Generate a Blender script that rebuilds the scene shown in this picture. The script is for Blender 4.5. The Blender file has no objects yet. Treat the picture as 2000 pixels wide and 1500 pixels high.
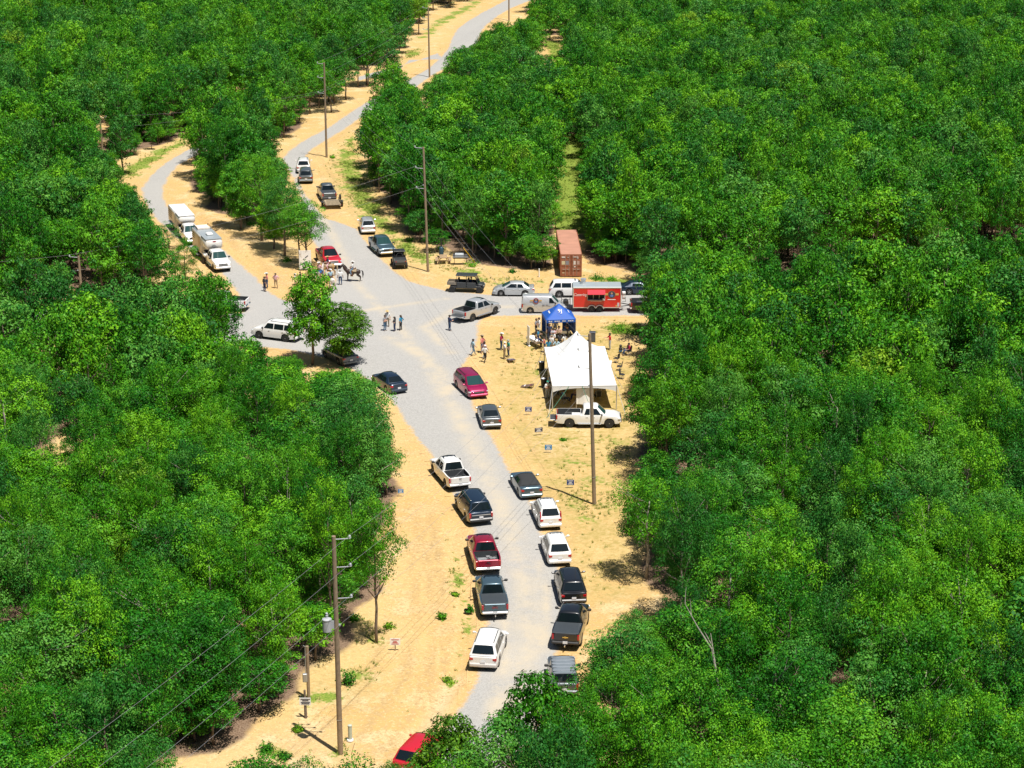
import bpy, bmesh, math, random
import numpy as np
from mathutils import Vector, Matrix, noise as mnoise
random.seed(7); RNG = np.random.default_rng(7)
S = bpy.context.scene
COL = S.collection
R = math.radians
# ------------------------------------------------------------------ camera, world, sun, exposure
FPX, CX0, CY0 = 4045.0, 1000.0, 750.0
PITCH, CAMH = R(17.5), 59.6
cd = bpy.data.cameras.new('camera'); cam = bpy.data.objects.new('camera', cd); COL.objects.link(cam)
cam.location = (0, 0, CAMH); cam.rotation_euler = (math.pi / 2 - PITCH, 0, 0)
cd.sensor_fit = 'HORIZONTAL'; cd.sensor_width = 36; cd.lens = 36 * FPX / 2000; cd.clip_start = 1; cd.clip_end = 12000
S.camera = cam
SUN_EL, SUN_DIR = R(70), (0.62, -0.78)           # direction on the ground towards the sun
w = bpy.data.worlds.new('World'); S.world = w; w.use_nodes = True
nt = w.node_tree; bg = nt.nodes['Background']
sk = nt.nodes.new('ShaderNodeTexSky'); sk.sky_type = 'NISHITA'; sk.sun_disc = False
sk.sun_elevation = SUN_EL; sk.sun_rotation = math.atan2(SUN_DIR[0], SUN_DIR[1])
nt.links.new(sk.outputs[0], bg.inputs[0]); bg.inputs[1].default_value = 0.05
sl = bpy.data.lights.new('sun', 'SUN'); sl.energy = 5.0; sl.angle = R(0.5); sl.color = (1.0, 0.95, 0.87)
sun = bpy.data.objects.new('sun', sl); COL.objects.link(sun); sun.location = (40, 150, 90)
sv = Vector((SUN_DIR[0] * math.cos(SUN_EL), SUN_DIR[1] * math.cos(SUN_EL), math.sin(SUN_EL)))
sun.rotation_euler = sv.to_track_quat('Z', 'Y').to_euler()
S.view_settings.view_transform = 'Standard'; S.view_settings.look = 'None'
S.view_settings.exposure = 0.3; S.view_settings.gamma = 1.0
S.cycles.max_bounces = 5; S.cycles.diffuse_bounces = 2; S.cycles.transmission_bounces = 3
S.cycles.transparent_max_bounces = 4

# ------------------------------------------------------------------ ground coordinates: a traced pixel (2000 x 1500) -> the spot on the ground
CT, ST = math.cos(PITCH), math.sin(PITCH)
def at(px, py, z=0.0):
    u = (px - CX0) / FPX; v = -(py - CY0) / FPX
    d = (u, CT + v * ST, -ST + v * CT)
    t = (z - CAMH) / d[2]
    return Vector((d[0] * t, d[1] * t, z))
def proj(x, y, z):
    dz = z - CAMH
    dep = y * CT - dz * ST; up = y * ST + dz * CT
    return CX0 + FPX * x / dep, CY0 - FPX * up / dep, FPX / dep
def height_for(px, py_base, py_top):             # how tall a thing standing at a base pixel must be to reach py_top
    g = at(px, py_base); lo, hi = 0.0, 40.0
    for _ in range(50):
        m = (lo + hi) / 2
        if proj(g.x, g.y, m)[1] > py_top: lo = m
        else: hi = m
    return lo
def gpoly(pts): return np.array([at(*p)[:2] for p in pts])
def inside(poly, X, Y):
    n = len(poly); res = np.zeros(X.shape, bool); j = n - 1
    for i in range(n):
        xi, yi = poly[i]; xj, yj = poly[j]
        c = ((yi > Y) != (yj > Y)) & (X < (xj - xi) * (Y - yi) / (yj - yi + 1e-12) + xi)
        res ^= c; j = i
    return res
def dist_line(poly, X, Y, closed=True):
    D = np.full(X.shape, 1e9); n = len(poly)
    for i in range(n if closed else n - 1):
        a = poly[i]; b = poly[(i + 1) % n]; ab = b - a; L2 = (ab ** 2).sum() + 1e-12
        t = np.clip(((X - a[0]) * ab[0] + (Y - a[1]) * ab[1]) / L2, 0, 1)
        D = np.minimum(D, np.hypot(X - a[0] - t * ab[0], Y - a[1] - t * ab[1]))
    return D
def sdist(poly, X, Y):
    d = dist_line(poly, X, Y); return np.where(inside(poly, X, Y), -d, d)
def smooth(x, a, b):
    t = np.clip((x - a) / (b - a), 0, 1); return t * t * (3 - 2 * t)

# ------------------------------------------------------------------ object helpers
def tag(o, label=None, cat=None, group=None, kind=None):
    if label: o['label'] = label
    if cat: o['category'] = cat
    if group: o['group'] = group
    if kind: o['kind'] = kind
    return o
def thing(name, label, cat, loc=(0, 0, 0), rz=0.0, group=None):
    o = bpy.data.objects.new(name, None); COL.objects.link(o)
    o.location = loc; o.rotation_euler = (0, 0, rz); o.empty_display_size = 0.3
    return tag(o, label, cat, group)
class MB:
    def __init__(s): s.v = []; s.f = []; s.m = []
    def add(s, vs, fs, mi=0, M=None):
        o = len(s.v)
        s.v += [tuple(M @ Vector(p)) for p in vs] if M is not None else [tuple(p) for p in vs]
        s.f += [tuple(i + o for i in f) for f in fs]; s.m += [mi] * len(fs); return s
    def box(s, c, d, mi=0, rot=None, bev=0.0, taper=1.0):
        x, y, z = d[0] / 2, d[1] / 2, d[2] / 2
        M = Matrix.Translation(c) @ (rot.to_matrix().to_4x4() if rot is not None else Matrix.Identity(4))
        if bev <= 0:
            t = taper
            vs = [(-x, -y, -z), (x, -y, -z), (x, y, -z), (-x, y, -z), (-x * t, -y * t, z), (x * t, -y * t, z), (x * t, y * t, z), (-x * t, y * t, z)]
            return s.add(vs, [(0, 3, 2, 1), (4, 5, 6, 7), (0, 1, 5, 4), (1, 2, 6, 5), (2, 3, 7, 6), (3, 0, 4, 7)], mi, M)
        b = min(bev, x * .9, y * .9, z * .9)
        ring = lambda k, zz: [(-x + k, -y, zz), (x - k, -y, zz), (x, -y + k, zz), (x, y - k, zz), (x - k, y, zz), (-x + k, y, zz), (-x, y - k, zz), (-x, -y + k, zz)]
        def ins(zz):
            return [(-x + b, -y + b, zz), (x - b, -y + b, zz), (x - b, -y + b, zz), (x - b, y - b, zz), (x - b, y - b, zz), (-x + b, y - b, zz), (-x + b, y - b, zz), (-x + b, -y + b, zz)]
        vs = ins(-z) + ring(b, -z + b) + ring(b, z - b) + ins(z)
        fs = [tuple(reversed(range(8))), tuple(range(24, 32))]
        for r in range(3):
            for i in range(8):
                j = (i + 1) % 8; fs.append((r * 8 + i, r * 8 + j, r * 8 + 8 + j, r * 8 + 8 + i))
        return s.add(vs, fs, mi, M)
    def tube(s, pts, rad, n=8, mi=0, cap=True):
        pts = [Vector(p) for p in pts]
        if not hasattr(rad, '__len__'): rad = [rad] * len(pts)
        o = len(s.v); up = None
        for i, p in enumerate(pts):
            d = (pts[min(i + 1, len(pts) - 1)] - pts[max(i - 1, 0)])
            d = d.normalized() if d.length > 1e-9 else Vector((0, 0, 1))
            if up is None: up = Vector((0, 0, 1)) if abs(d.z) < .9 else Vector((1, 0, 0))
            a = d.cross(up); a = a.normalized() if a.length > 1e-6 else Vector((1, 0, 0)); b = d.cross(a).normalized(); up = a.cross(d)
            for k in range(n):
                t = 2 * math.pi * k / n; q = p + (a * math.cos(t) + b * math.sin(t)) * rad[i]; s.v.append(tuple(q))
        for i in range(len(pts) - 1):
            for k in range(n):
                l = (k + 1) % n; s.f.append((o + i * n + k, o + i * n + l, o + (i + 1) * n + l, o + (i + 1) * n + k)); s.m.append(mi)
        if cap:
            s.f.append(tuple(o + k for k in reversed(range(n)))); s.m.append(mi)
            e = o + (len(pts) - 1) * n; s.f.append(tuple(e + k for k in range(n))); s.m.append(mi)
        return s
    def lathe(s, prof, n=16, mi=0, M=None):      # prof: (r, z) pairs about z
        o = len(s.v); vs = []; fs = []
        for r, z in prof:
            for k in range(n):
                t = 2 * math.pi * k / n; vs.append((r * math.cos(t), r * math.sin(t), z))
        for i in range(len(prof) - 1):
            for k in range(n):
                l = (k + 1) % n; fs.append((i * n + k, i * n + l, (i + 1) * n + l, (i + 1) * n + k))
        fs.append(tuple(reversed(range(n)))); e = (len(prof) - 1) * n; fs.append(tuple(range(e, e + n)))
        return s.add(vs, fs, mi, M)
    def ball(s, c, r, n=10, mi=0):
        r = r if hasattr(r, '__len__') else (r, r, r)
        prof = [(math.sin(math.pi * i / (n // 2 + 1)), -math.cos(math.pi * i / (n // 2 + 1))) for i in range(1, n // 2 + 1)]
        return s.lathe(prof, n, mi, Matrix.Translation(c) @ Matrix.Diagonal((r[0], r[1], r[2], 1)))
    def grid(s, fn, nu, nv, mi=0, flip=False):
        o = len(s.v)
        for i in range(nu + 1):
            for j in range(nv + 1): s.v.append(tuple(fn(i / nu, j / nv)))
        for i in range(nu):
            for j in range(nv):
                a, b, c, d = o + i * (nv + 1) + j, o + (i + 1) * (nv + 1) + j, o + (i + 1) * (nv + 1) + j + 1, o + i * (nv + 1) + j + 1
                s.f.append((a, d, c, b) if flip else (a, b, c, d)); s.m.append(mi)
        return s
    def mesh(s, name, mats, smooth_=False, angle=None):
        me = bpy.data.meshes.new(name); me.from_pydata(s.v, [], s.f)
        for m in (mats if isinstance(mats, (list, tuple)) else [mats]): me.materials.append(m)
        me.polygons.foreach_set('material_index', s.m)
        if smooth_:
            me.polygons.foreach_set('use_smooth', [True] * len(s.f))
            if angle: me.set_sharp_from_angle(angle=R(angle))
        me.update(); return me
    def build(s, name, mats, parent=None, smooth_=False, angle=35):
        o = bpy.data.objects.new(name, s.mesh(name, mats, smooth_, angle)); COL.objects.link(o)
        if parent is not None: o.parent = parent
        return o
def fastmesh(name, V, F, mats, smooth_=False):   # numpy quads
    me = bpy.data.meshes.new(name); nf, k = F.shape
    me.vertices.add(len(V)); me.vertices.foreach_set('co', np.ascontiguousarray(V, np.float32).ravel())
    me.loops.add(nf * k); me.loops.foreach_set('vertex_index', np.ascontiguousarray(F, np.int32).ravel())
    me.polygons.add(nf); me.polygons.foreach_set('loop_start', np.arange(0, nf * k, k, dtype=np.int32))
    me.polygons.foreach_set('loop_total', np.full(nf, k, np.int32))
    for m in mats: me.materials.append(m)
    if smooth_: me.polygons.foreach_set('use_smooth', np.ones(nf, bool))
    me.update(calc_edges=True); return me
def fattr(me, name, arr):
    a = me.attributes.new(name, 'FLOAT', 'POINT'); a.data.foreach_set('value', np.ascontiguousarray(arr, np.float32).ravel())

# ------------------------------------------------------------------ materials
MATS = {}
def mat(name, col, rough=.6, metal=0.0, coat=0.0, spec=.5, emit=None, var=0.06, scale=3.0, bump=0.0):
    if name in MATS: return MATS[name]
    m = bpy.data.materials.new(name); m.use_nodes = True; n = m.node_tree.nodes; l = m.node_tree.links; b = n['Principled BSDF']
    b.inputs['Roughness'].default_value = rough; b.inputs['Metallic'].default_value = metal
    b.inputs['Coat Weight'].default_value = coat; b.inputs['Coat Roughness'].default_value = .04; b.inputs['Specular IOR Level'].default_value = spec
    tc = n.new('ShaderNodeTexCoord'); nz = n.new('ShaderNodeTexNoise'); nz.inputs['Scale'].default_value = scale; nz.inputs['Detail'].default_value = 5
    l.new(tc.outputs['Object'], nz.inputs['Vector'])
    mx = n.new('ShaderNodeMix'); mx.data_type = 'RGBA'; l.new(nz.outputs[0], mx.inputs['Factor'])
    c = Vector(col[:3]); mx.inputs['A'].default_value = (*(c * (1 - var * 2)), 1); mx.inputs['B'].default_value = (*[min(1, x) for x in c * (1 + var * 2)], 1)
    l.new(mx.outputs['Result'], b.inputs['Base Color'])
    if bump:
        bp = n.new('ShaderNodeBump'); bp.inputs['Strength'].default_value = bump; l.new(nz.outputs[0], bp.inputs['Height']); l.new(bp.outputs[0], b.inputs['Normal'])
    MATS[name] = m; return m
class NT:                                         # tiny node-graph helper
    def __init__(s, name):
        s.m = bpy.data.materials.new(name); s.m.use_nodes = True; s.t = s.m.node_tree; s.b = s.t.nodes['Principled BSDF']; s.out = s.t.nodes['Material Output']
    def n(s, t, **k):
        x = s.t.nodes.new('ShaderNode' + t)
        for a, v in k.items(): setattr(x, a, v)
        return x
    def put(s, node, key, v):
        if isinstance(v, bpy.types.NodeSocket): s.t.links.new(v, node.inputs[key])
        else: node.inputs[key].default_value = v
    def noise(s, vec, scale, detail=4, rough=.6, dist=0.0):
        x = s.n('TexNoise'); s.put(x, 'Vector', vec); s.put(x, 'Scale', scale); s.put(x, 'Detail', detail); s.put(x, 'Roughness', rough); s.put(x, 'Distortion', dist); return x.outputs[0]
    def ramp(s, f, a, b):                         # clamped 0..1 between a and b
        x = s.n('MapRange', interpolation_type='SMOOTHSTEP'); s.put(x, 'Value', f); s.put(x, 'From Min', a); s.put(x, 'From Max', b); return x.outputs[0]
    def mix(s, f, a, b, mode='MIX'):
        x = s.n('Mix', data_type='RGBA', blend_type=mode); s.put(x, 'Factor', f)
        for k, v in (('A', a), ('B', b)): s.put(x, k, v if isinstance(v, bpy.types.NodeSocket) else (*v, 1))
        return x.outputs['Result']
    def math(s, op, a, b=0.0):
        x = s.n('Math', operation=op); s.put(x, 0, a); s.put(x, 1, b); return x.outputs[0]
    def attr(s, name): return s.n('Attribute', attribute_name=name).outputs['Fac']
def ground_nodes(g):
    tc = g.n('TexCoord').outputs['Object']
    big = g.noise(tc, .06, 4); mid = g.noise(tc, .35, 5); fine = g.noise(tc, 2.2, 6, .7); grit = g.noise(tc, 9, 4, .7)
    st = g.n('Mapping'); g.put(st, 'Vector', tc); st.inputs['Rotation'].default_value = (0, 0, R(20)); st.inputs['Scale'].default_value = (3.2, .35, 1)
    streak = g.noise(st.outputs[0], 1.0, 5)
    c = g.mix(g.ramp(big, .35, .65), (.60, .425, .185), (.555, .36, .135))
    c = g.mix(g.math('MULTIPLY', g.ramp(mid, .49, .62), .75), c, (.70, .55, .32))
    c = g.mix(g.math('MULTIPLY', g.ramp(streak, .52, .75), .35), c, (.52, .36, .16))
    c = g.mix(g.math('MULTIPLY', g.attr('orange'), g.math('MULTIPLY', g.ramp(mid, .3, .65), .75)), c, (.60, .37, .15))
    c = g.mix(g.math('MULTIPLY', g.attr('rut'), g.ramp(fine, .35, .55)), c, (.43, .29, .13))
    c = g.mix(g.math('MULTIPLY', g.ramp(big, .52, .7), g.math('MULTIPLY', g.ramp(fine, .42, .6), .5)), c, (.50, .37, .20))
    c = g.mix(g.math('MULTIPLY', g.attr('pale'), .8), c, (.70, .54, .33))
    c = g.mix(g.math('MULTIPLY', g.ramp(fine, .48, .62), .6), c, (.48, .33, .155))
    tuft = g.noise(tc, 4.5, 6, .8); c = g.mix(g.math('MULTIPLY', g.math('MULTIPLY', g.ramp(tuft, .53, .61), g.ramp(mid, .44, .56)), .7), c, (.30, .21, .10))
    c = g.mix(g.math('MULTIPLY', g.ramp(tuft, .47, .39), .6), c, (.70, .55, .32))
    c = g.mix(g.math('MULTIPLY', g.ramp(grit, .60, .70), .6), c, (.25, .17, .08))
    # dry straw, green growth and leaf litter where they lie
    straw = g.mix(g.ramp(fine, .3, .7), (.52, .385, .16), (.37, .28, .085))
    c = g.mix(g.math('MULTIPLY', g.attr('straw'), g.ramp(g.math('ADD', mid, g.math('MULTIPLY', fine, .5)), .60, .86)), c, straw)
    gr = g.mix(g.ramp(grit, .35, .65), (.11, .20, .025), (.28, .33, .06))
    gm = g.math('ADD', g.attr('grass'), g.math('MULTIPLY', g.math('SUBTRACT', g.math('ADD', mid, g.math('MULTIPLY', fine, .6)), .8), 2.2))
    c = g.mix(g.math('MULTIPLY', g.ramp(gm, .45, .8), g.ramp(g.attr('grass'), .02, .2)), c, gr)
    lit = g.mix(g.ramp(grit, .4, .6), (.15, .095, .06), (.27, .19, .13))
    lm = g.math('ADD', g.attr('litter'), g.math('MULTIPLY', g.math('SUBTRACT', mid, .5), .9))
    c = g.mix(g.ramp(lm, .4, .8), c, lit)
    h = g.math('ADD', g.math('MULTIPLY', fine, .6), g.math('MULTIPLY', grit, .4))
    return tc, c, h, mid, fine, grit, big
g = NT('sandy_ground'); tc, c, h, *_ = ground_nodes(g)
g.put(g.b, 'Base Color', c); g.put(g.b, 'Roughness', .95); g.put(g.b, 'Specular IOR Level', .15)
bp = g.n('Bump'); g.put(bp, 'Strength', .5); g.put(bp, 'Distance', .12); g.put(bp, 'Height', h); g.put(g.b, 'Normal', bp.outputs[0]); M_GROUND = g.m
g = NT('gravel_road'); tc, c, h, mid, fine, grit, big = ground_nodes(g)
vor = g.n('TexVoronoi'); g.put(vor, 'Vector', tc); g.put(vor, 'Scale', 11.0)
st = g.n('SeparateColor'); g.put(st, 'Color', vor.outputs['Color'])
gc = g.mix(st.outputs[0], (.325, .318, .305), (.425, .416, .40))
gc = g.mix(g.math('MULTIPLY', g.ramp(grit, .55, .75), .4), gc, (.25, .25, .25))
gc = g.mix(g.math('MULTIPLY', g.ramp(fine, .45, .75), .25), gc, (.42, .41, .39))
gc = g.mix(g.math('MULTIPLY', g.ramp(big, .4, .65), .5), gc, (.40, .39, .37))
gc = g.mix(g.math('MULTIPLY', g.attr('track'), g.ramp(g.math('ADD', mid, g.math('MULTIPLY', fine, .4)), .4, .95)), gc, (.52, .45, .34))
ed = g.math('ADD', g.attr('edge'), g.math('MULTIPLY', g.math('SUBTRACT', g.math('ADD', fine, g.math('MULTIPLY', mid, .8)), .9), 1.3))
g.put(g.b, 'Base Color', g.mix(g.ramp(ed, -.25, .3), gc, c)); g.put(g.b, 'Roughness', .95); g.put(g.b, 'Specular IOR Level', .2)
bp = g.n('Bump'); g.put(bp, 'Strength', .6); g.put(bp, 'Distance', .06); g.put(bp, 'Height', g.math('ADD', h, g.math('MULTIPLY', vor.outputs['Distance'], .5))); g.put(g.b, 'Normal', bp.outputs[0]); M_ROAD = g.m
def leaf_mat(name, dark, mid_, lite):
    g = NT(name); oi = g.n('ObjectInfo').outputs['Random']; cl = g.attr('clump'); lf = g.attr('leaf')
    f = g.math('ADD', g.math('MULTIPLY', cl, .40), g.math('ADD', g.math('MULTIPLY', oi, .38), g.math('MULTIPLY', lf, .35)))
    cr = g.n('ValToRGB'); g.put(cr, 'Fac', f); e = cr.color_ramp.elements
    e[0].position = .15; e[0].color = (*dark, 1); e[1].position = .92; e[1].color = (*lite, 1); x = e.new(.52); x.color = (*mid_, 1)
    g.put(g.b, 'Base Color', cr.outputs[0]); g.put(g.b, 'Roughness', .5); g.put(g.b, 'Specular IOR Level', .16)
    tr = g.n('BsdfTranslucent'); g.put(tr, 'Color', g.mix(.6, cr.outputs[0], (.20, .34, .02)))
    ms = g.n('MixShader'); g.put(ms, 0, .10); g.put(ms, 1, g.b.outputs[0]); g.put(ms, 2, tr.outputs[0]); g.put(g.out, 'Surface', ms.outputs[0])
    return g.m
LEAF = {'deep green': leaf_mat('leaf_deep_green', (.006, .060, .004), (.022, .175, .009), (.14, .40, .018)),
        'bluish green': leaf_mat('leaf_bluish_green', (.007, .060, .008), (.026, .17, .020), (.13, .35, .040)),
        'fresh green': leaf_mat('leaf_fresh_green', (.013, .090, .003), (.050, .24, .007), (.20, .48, .014)),
        'yellowish green': leaf_mat('leaf_yellowish_green', (.026, .090, .004), (.090, .24, .010), (.27, .46, .022))}
BARK = mat('bark', (.17, .13, .10), .9, var=.3, scale=6, bump=.4)
BARKPALE = mat('pale_bark', (.36, .32, .27), .9, var=.25, scale=6, bump=.3)
# ------------------------------------------------------------------ traced ground outlines (pixels of the photograph)
ROAD_MAIN = gpoly([(760,1620),(790,1560),(825,1510),(845,1470),(870,1430),(900,1390),(928,1340),(943,1290),(951,1235),(948,1200),(940,1110),(928,1036),(908,1000),(882,950),(843,888),(820,860),(804,840),(780,800),(755,768),(732,750),(708,734),(682,718),(640,700),(600,690),(560,682),(520,678),(480,676),(420,674),(300,664),(160,660),(-60,668),
  (-60,606),(160,600),(300,606),(420,612),(470,612),(530,596),(600,588),(640,580),(652,560),(656,548),(646,520),(630,500),(614,476),(604,456),(597,425),(592,392),(580,362),(566,335),(553,309),(568,293),(586,280),(612,265),(640,251),(668,232),(700,210),(750,182),(798,156),(838,134),(862,112),(878,92),(884,74),(894,57),(912,43),(940,26),(988,1),(1050,-24),
  (1110,-14),(1030,3),(1000,15),(970,32),(946,52),(936,68),(932,84),(905,112),(874,131),(840,149),(814,169),(760,198),(704,230),(672,252),(640,272),(606,292),(594,308),(586,325),(584,350),(588,370),(604,390),(620,411),(634,427),(655,433),(676,440),(696,448),(716,476),(740,502),(770,532),(795,548),(820,556),(875,569),(960,577),(1070,579),(1160,577),(1260,575),(1400,567),(1600,556),(1800,548),(2150,530),
  (2150,568),(1800,588),(1600,598),(1400,610),(1237,617),(1120,616.5),(1014,616),(949,618),(940,622),(934,634),(932,658),(924,681),(916,697),(902,712),(896,730),(905,755),(917,778),(926,798),(936,818),(958,852),(976,886),(996,922),(1014,954),(1038,990),(1056,1040),(1068,1070),(1090,1110),(1099,1150),(1099,1200),(1090,1250),(1080,1310),(1062,1370),(1030,1440),(985,1510),(930,1590),(900,1620)])
ROAD_LEFT = gpoly([(575,592),(545,584),(520,566),(500,543),(474,521),(448,500),(425,480),(395,455),(365,432),(340,415),(326,402),(316,385),(319,362),(332,340),(350,321),(374,307),(420,286),(470,262),(460,240),(415,262),(372,291),(342,307),(316,325),(291,350),(277,369),(282,388),(292,408),(308,430),(335,455),(372,486),(405,510),(434,534),(460,564),(470,578),(486,590),(480,614),(530,612)])
ROAD_SPUR = gpoly([(862,116),(800,117),(780,136),(740,146),(700,158),(700,150),(740,139),(778,130),(820,117),(855,104)])
# what the photograph shows as open ground, vehicles, tents and people: no crown may hide it
OPEN = [[(330,1520),(345,1475),(420,1458),(480,1432),(500,1398),(545,1385),(560,1345),(592,1338),(622,1310),(640,1285),(655,1235),(672,1205),(735,1190),(738,1110),(748,1080),(740,1060),(745,1030),(757,1000),(766,960),(780,935),(795,905),(772,892),(770,860),(760,822),(740,800),(735,760),(715,736),(690,722),(640,715),(610,712),(590,692),(560,686),(530,680),(500,669),(490,655),(500,640),(492,620),(480,604),(472,590),(452,590),(450,572),(470,566),(430,560),(420,545),(400,530),(385,520),(360,510),(345,490),(330,480),(322,462),(315,445),(305,432),(296,415),(290,395),(275,375),(262,368),(250,350),(238,330),(250,316),(300,295),(330,278),(360,265),(370,280),(372,330),(375,360),(385,390),(430,412),(445,414),(480,434),(520,462),(540,487),(560,502),(575,505),(583,480),(612,480),(612,470),(606,440),(602,410),(596,385),(580,358),(564,325),(552,312),(535,303),(545,285),(560,262),(600,243),(640,224),(665,208),(703,194),(705,230),(703,260),(708,310),(715,342),(730,366),(740,390),(758,402),(772,430),(785,442),(800,456),(820,470),(842,487),(862,497),(872,482),(905,484),(912,500),(940,514),(1000,524),(1080,531),(1090,535),(1090,452),(1137,452),(1138,545),(1180,545),(1228,545),(1240,560),(1242,575),(1232,592),(1245,612),(1262,640),(1275,650),(1262,665),(1255,690),(1240,708),(1232,725),(1225,752),(1235,790),(1229,802),(1234,830),(1248,860),(1248,900),(1238,930),(1229,965),(1222,1000),(1225,1060),(1230,1110),(1242,1130),(1290,1105),(1310,1112),(1308,1150),(1290,1178),(1250,1200),(1190,1180),(1165,1200),(1166,1230),(1175,1250),(1150,1280),(1152,1308),(1128,1302),(1100,1318),(1060,1318),(1012,1308),(982,1330),(962,1352),(970,1390),(960,1420),(945,1452),(922,1500),(908,1455),(890,1427),(862,1408),(838,1418),(825,1445),(795,1450),(770,1475),(738,1520)],
  [(552,310),(566,285),(600,260),(640,238),(700,196),(705,226),(675,250),(610,292),(596,310)],
  [(705,222),(712,180),(722,183),(728,205)],
  [(782,142),(776,128),(795,112),(790,88),(815,72),(822,58),(842,40),(870,30),(900,14),(930,-10),(1036,-10),(1034,18),(1000,50),(975,42),(945,60),(928,84),(895,90),(878,108),(868,133),(842,150),(820,178),(810,168)],
  [(1096,452),(1094,400),(1104,330),(1102,268),(1130,266),(1129,330),(1128,400),(1137,452)],
  [(1060,80),(1098,85),(1100,118),(1072,112)],
  [(152,498),(170,498),(172,580),(154,580)], [(192,226),(206,226),(208,296),(194,296)] ]
# ground that stays bare though crowns in front may hide it
VERGE = [gpoly(p) for p in ([(480,560),(700,540),(1250,520),(1260,640),(1245,700),(480,700)], [(1240,566),(2100,522),(2100,578),(1240,624)], [(-50,590),(500,590),(500,690),(-50,690)],
  [(235,320),(372,262),(440,230),(480,270),(384,318),(330,370),(400,470),(590,560),(560,600),(440,560),(300,440)])]

# ------------------------------------------------------------------ forest lay-out
MW, MH = 500, 375
XX, YY = np.meshgrid((np.arange(MW) + .5) * 4, (np.arange(MH) + .5) * 4)
MASK = np.zeros((MH, MW), bool)
for p in OPEN: MASK |= inside(np.array(p, float), XX, YY)
roads = (ROAD_MAIN, ROAD_LEFT, ROAD_SPUR)
def hidden_share(x, y, h, r):                    # how much of a crown would cover the open ground
    n = 0; k = 0
    for zc, rr in ((.95, .45), (.8, .85), (.62, 1.0), (.45, .8), (.36, .45)):
        X, Y, s = proj(x, y, h * zc)
        for q in (-1, -.5, 0, .5, 1):
            i = int((X + q * rr * r * s) // 4); j = int(Y // 4)
            k += 1
            if 0 <= i < MW and 0 <= j < MH and MASK[j, i]: n += 1
    return n / k
def base_open(x, y):
    X, Y, s = proj(x, y, 0); i = int(X // 4); j = int(Y // 4)
    return 0 <= i < MW and 0 <= j < MH and MASK[j, i]
# trees that stand apart in the photograph: base pixel, top pixel row, crown radius, shape, leaf kind, label
SPECIAL = [
 (610,712,528,2.3,'full','fresh green','taller leafy tree rising in front of the white SUV at the junction'),
 (670,714,596,2.3,'full','yellowish green','short rounded tree half hiding a dark car at the junction'),
 (735,1256,975,1.7,'tall','fresh green','tree on a bare dark trunk alone at the sand edge by a white sign'),
 (443,412,232,2.6,'tall','deep green','tree on a pale bare trunk above the bank of the upper left track'),
 (330,486,436,1.5,'loose','bluish green','small leaning tree beside the first livestock trailer'),
 (362,560,470,1.6,'slim','fresh green','thin young tree on the sand left of the white dual wheel pickup'),
 (598,522,395,2.4,'tall','deep green','leafy tree standing right behind the tall white banner'),
 (318,1470,1330,1.3,'loose','fresh green','low leafy sapling where the lower left sand meets the wood'),
 (1262,1130,925,2.2,'broad','fresh green','bright green tree bulging onto the sand right of the white crossovers'),
 (884,1640,1408,1.9,'full','yellowish green','tree at the very bottom hiding the red cars beside the road'),
 (1046,1600,1322,2.1,'full','fresh green','bright leafy tree reaching over the near right road edge'),
 (585,514,392,1.9,'broad','deep green','second tree behind the white banner, nearer the gravel road'),
 (470,448,318,2.3,'full','deep green','dense dark tree low on the bank between the upper tracks'),
 (535,486,382,2.0,'full','fresh green','lower bushy tree beside the bushy one between the upper tracks'),
 (478,408,252,2.6,'full','deep green','wide dense crown uphill of the pale trunk between the tracks'),
 (525,435,296,2.4,'full','bluish green','wide bluish crown in the middle of the clump between the tracks'),
 (556,500,345,2.4,'broad','bluish green','bushy tree between the two upper tracks, uphill of the tree by the banner'),
 (512,470,300,2.5,'broad','fresh green','rounded tree beside the one on the pale trunk between the upper tracks'),
]
trees = []                                        # x, y, h, r, variant, tint, label
for px, pb, pt, r, shape, tint, lab in SPECIAL:
    if not lab: continue
    gp = at(px, pb); trees.append((gp.x, gp.y, height_for(px, pb, pt), r, shape, tint, lab))
nsp = len(trees)
TINTS = ['deep green'] * 10 + ['bluish green'] * 5 + ['fresh green'] * 9 + ['yellowish green'] * 1
cand = []
y = 84.0
row = 0
while y < 510:
    sp = 3.9 + .5 * min(1, max(0, (y - 200) / 250))
    dep = y * CT + CAMH * ST; hw = 1060 / FPX * dep + 5
    x = -hw + (row % 2) * sp / 2
    while x < hw:
        cand.append((x + random.uniform(-.42, .42) * sp, y + random.uniform(-.42, .42) * sp)); x += sp
    y += sp * .87; row += 1
C = np.array(cand)
ok = np.ones(len(C), bool)
for p in roads: ok &= sdist(p, C[:, 0], C[:, 1]) > 2.6
for p in VERGE: ok &= ~inside(p, C[:, 0], C[:, 1])
for (x, y), k in zip(cand, ok):
    if not k or random.random() < .04 or base_open(x, y): continue
    if any((x - t[0]) ** 2 + (y - t[1]) ** 2 < 6 for t in trees[:nsp]): continue
    nz = mnoise.noise((x * .03, y * .03, 0.0))
    h = random.uniform(6.6, 11.2) + nz * 2.0; r = random.choice((random.uniform(1.5, 2.2), random.uniform(2.0, 3.0)))
    for f in (1.0, .78, .55, .34):
        if hidden_share(x, y, h * f, r * max(f, .5)) <= (.05 if f > .5 else .02): break
    else: continue
    if f < .5 and random.random() < .3: continue
    tn = TINTS[int(min(.999, max(0, random.random() * .75 + (mnoise.noise((x * .05, y * .05, 4.0)) + .5) * .25)) * len(TINTS))]
    trees.append((x, y, h * f, r * max(f, .55), random.choice(['broad', 'broad', 'round', 'slim', 'tall']), tn, ''))
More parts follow.
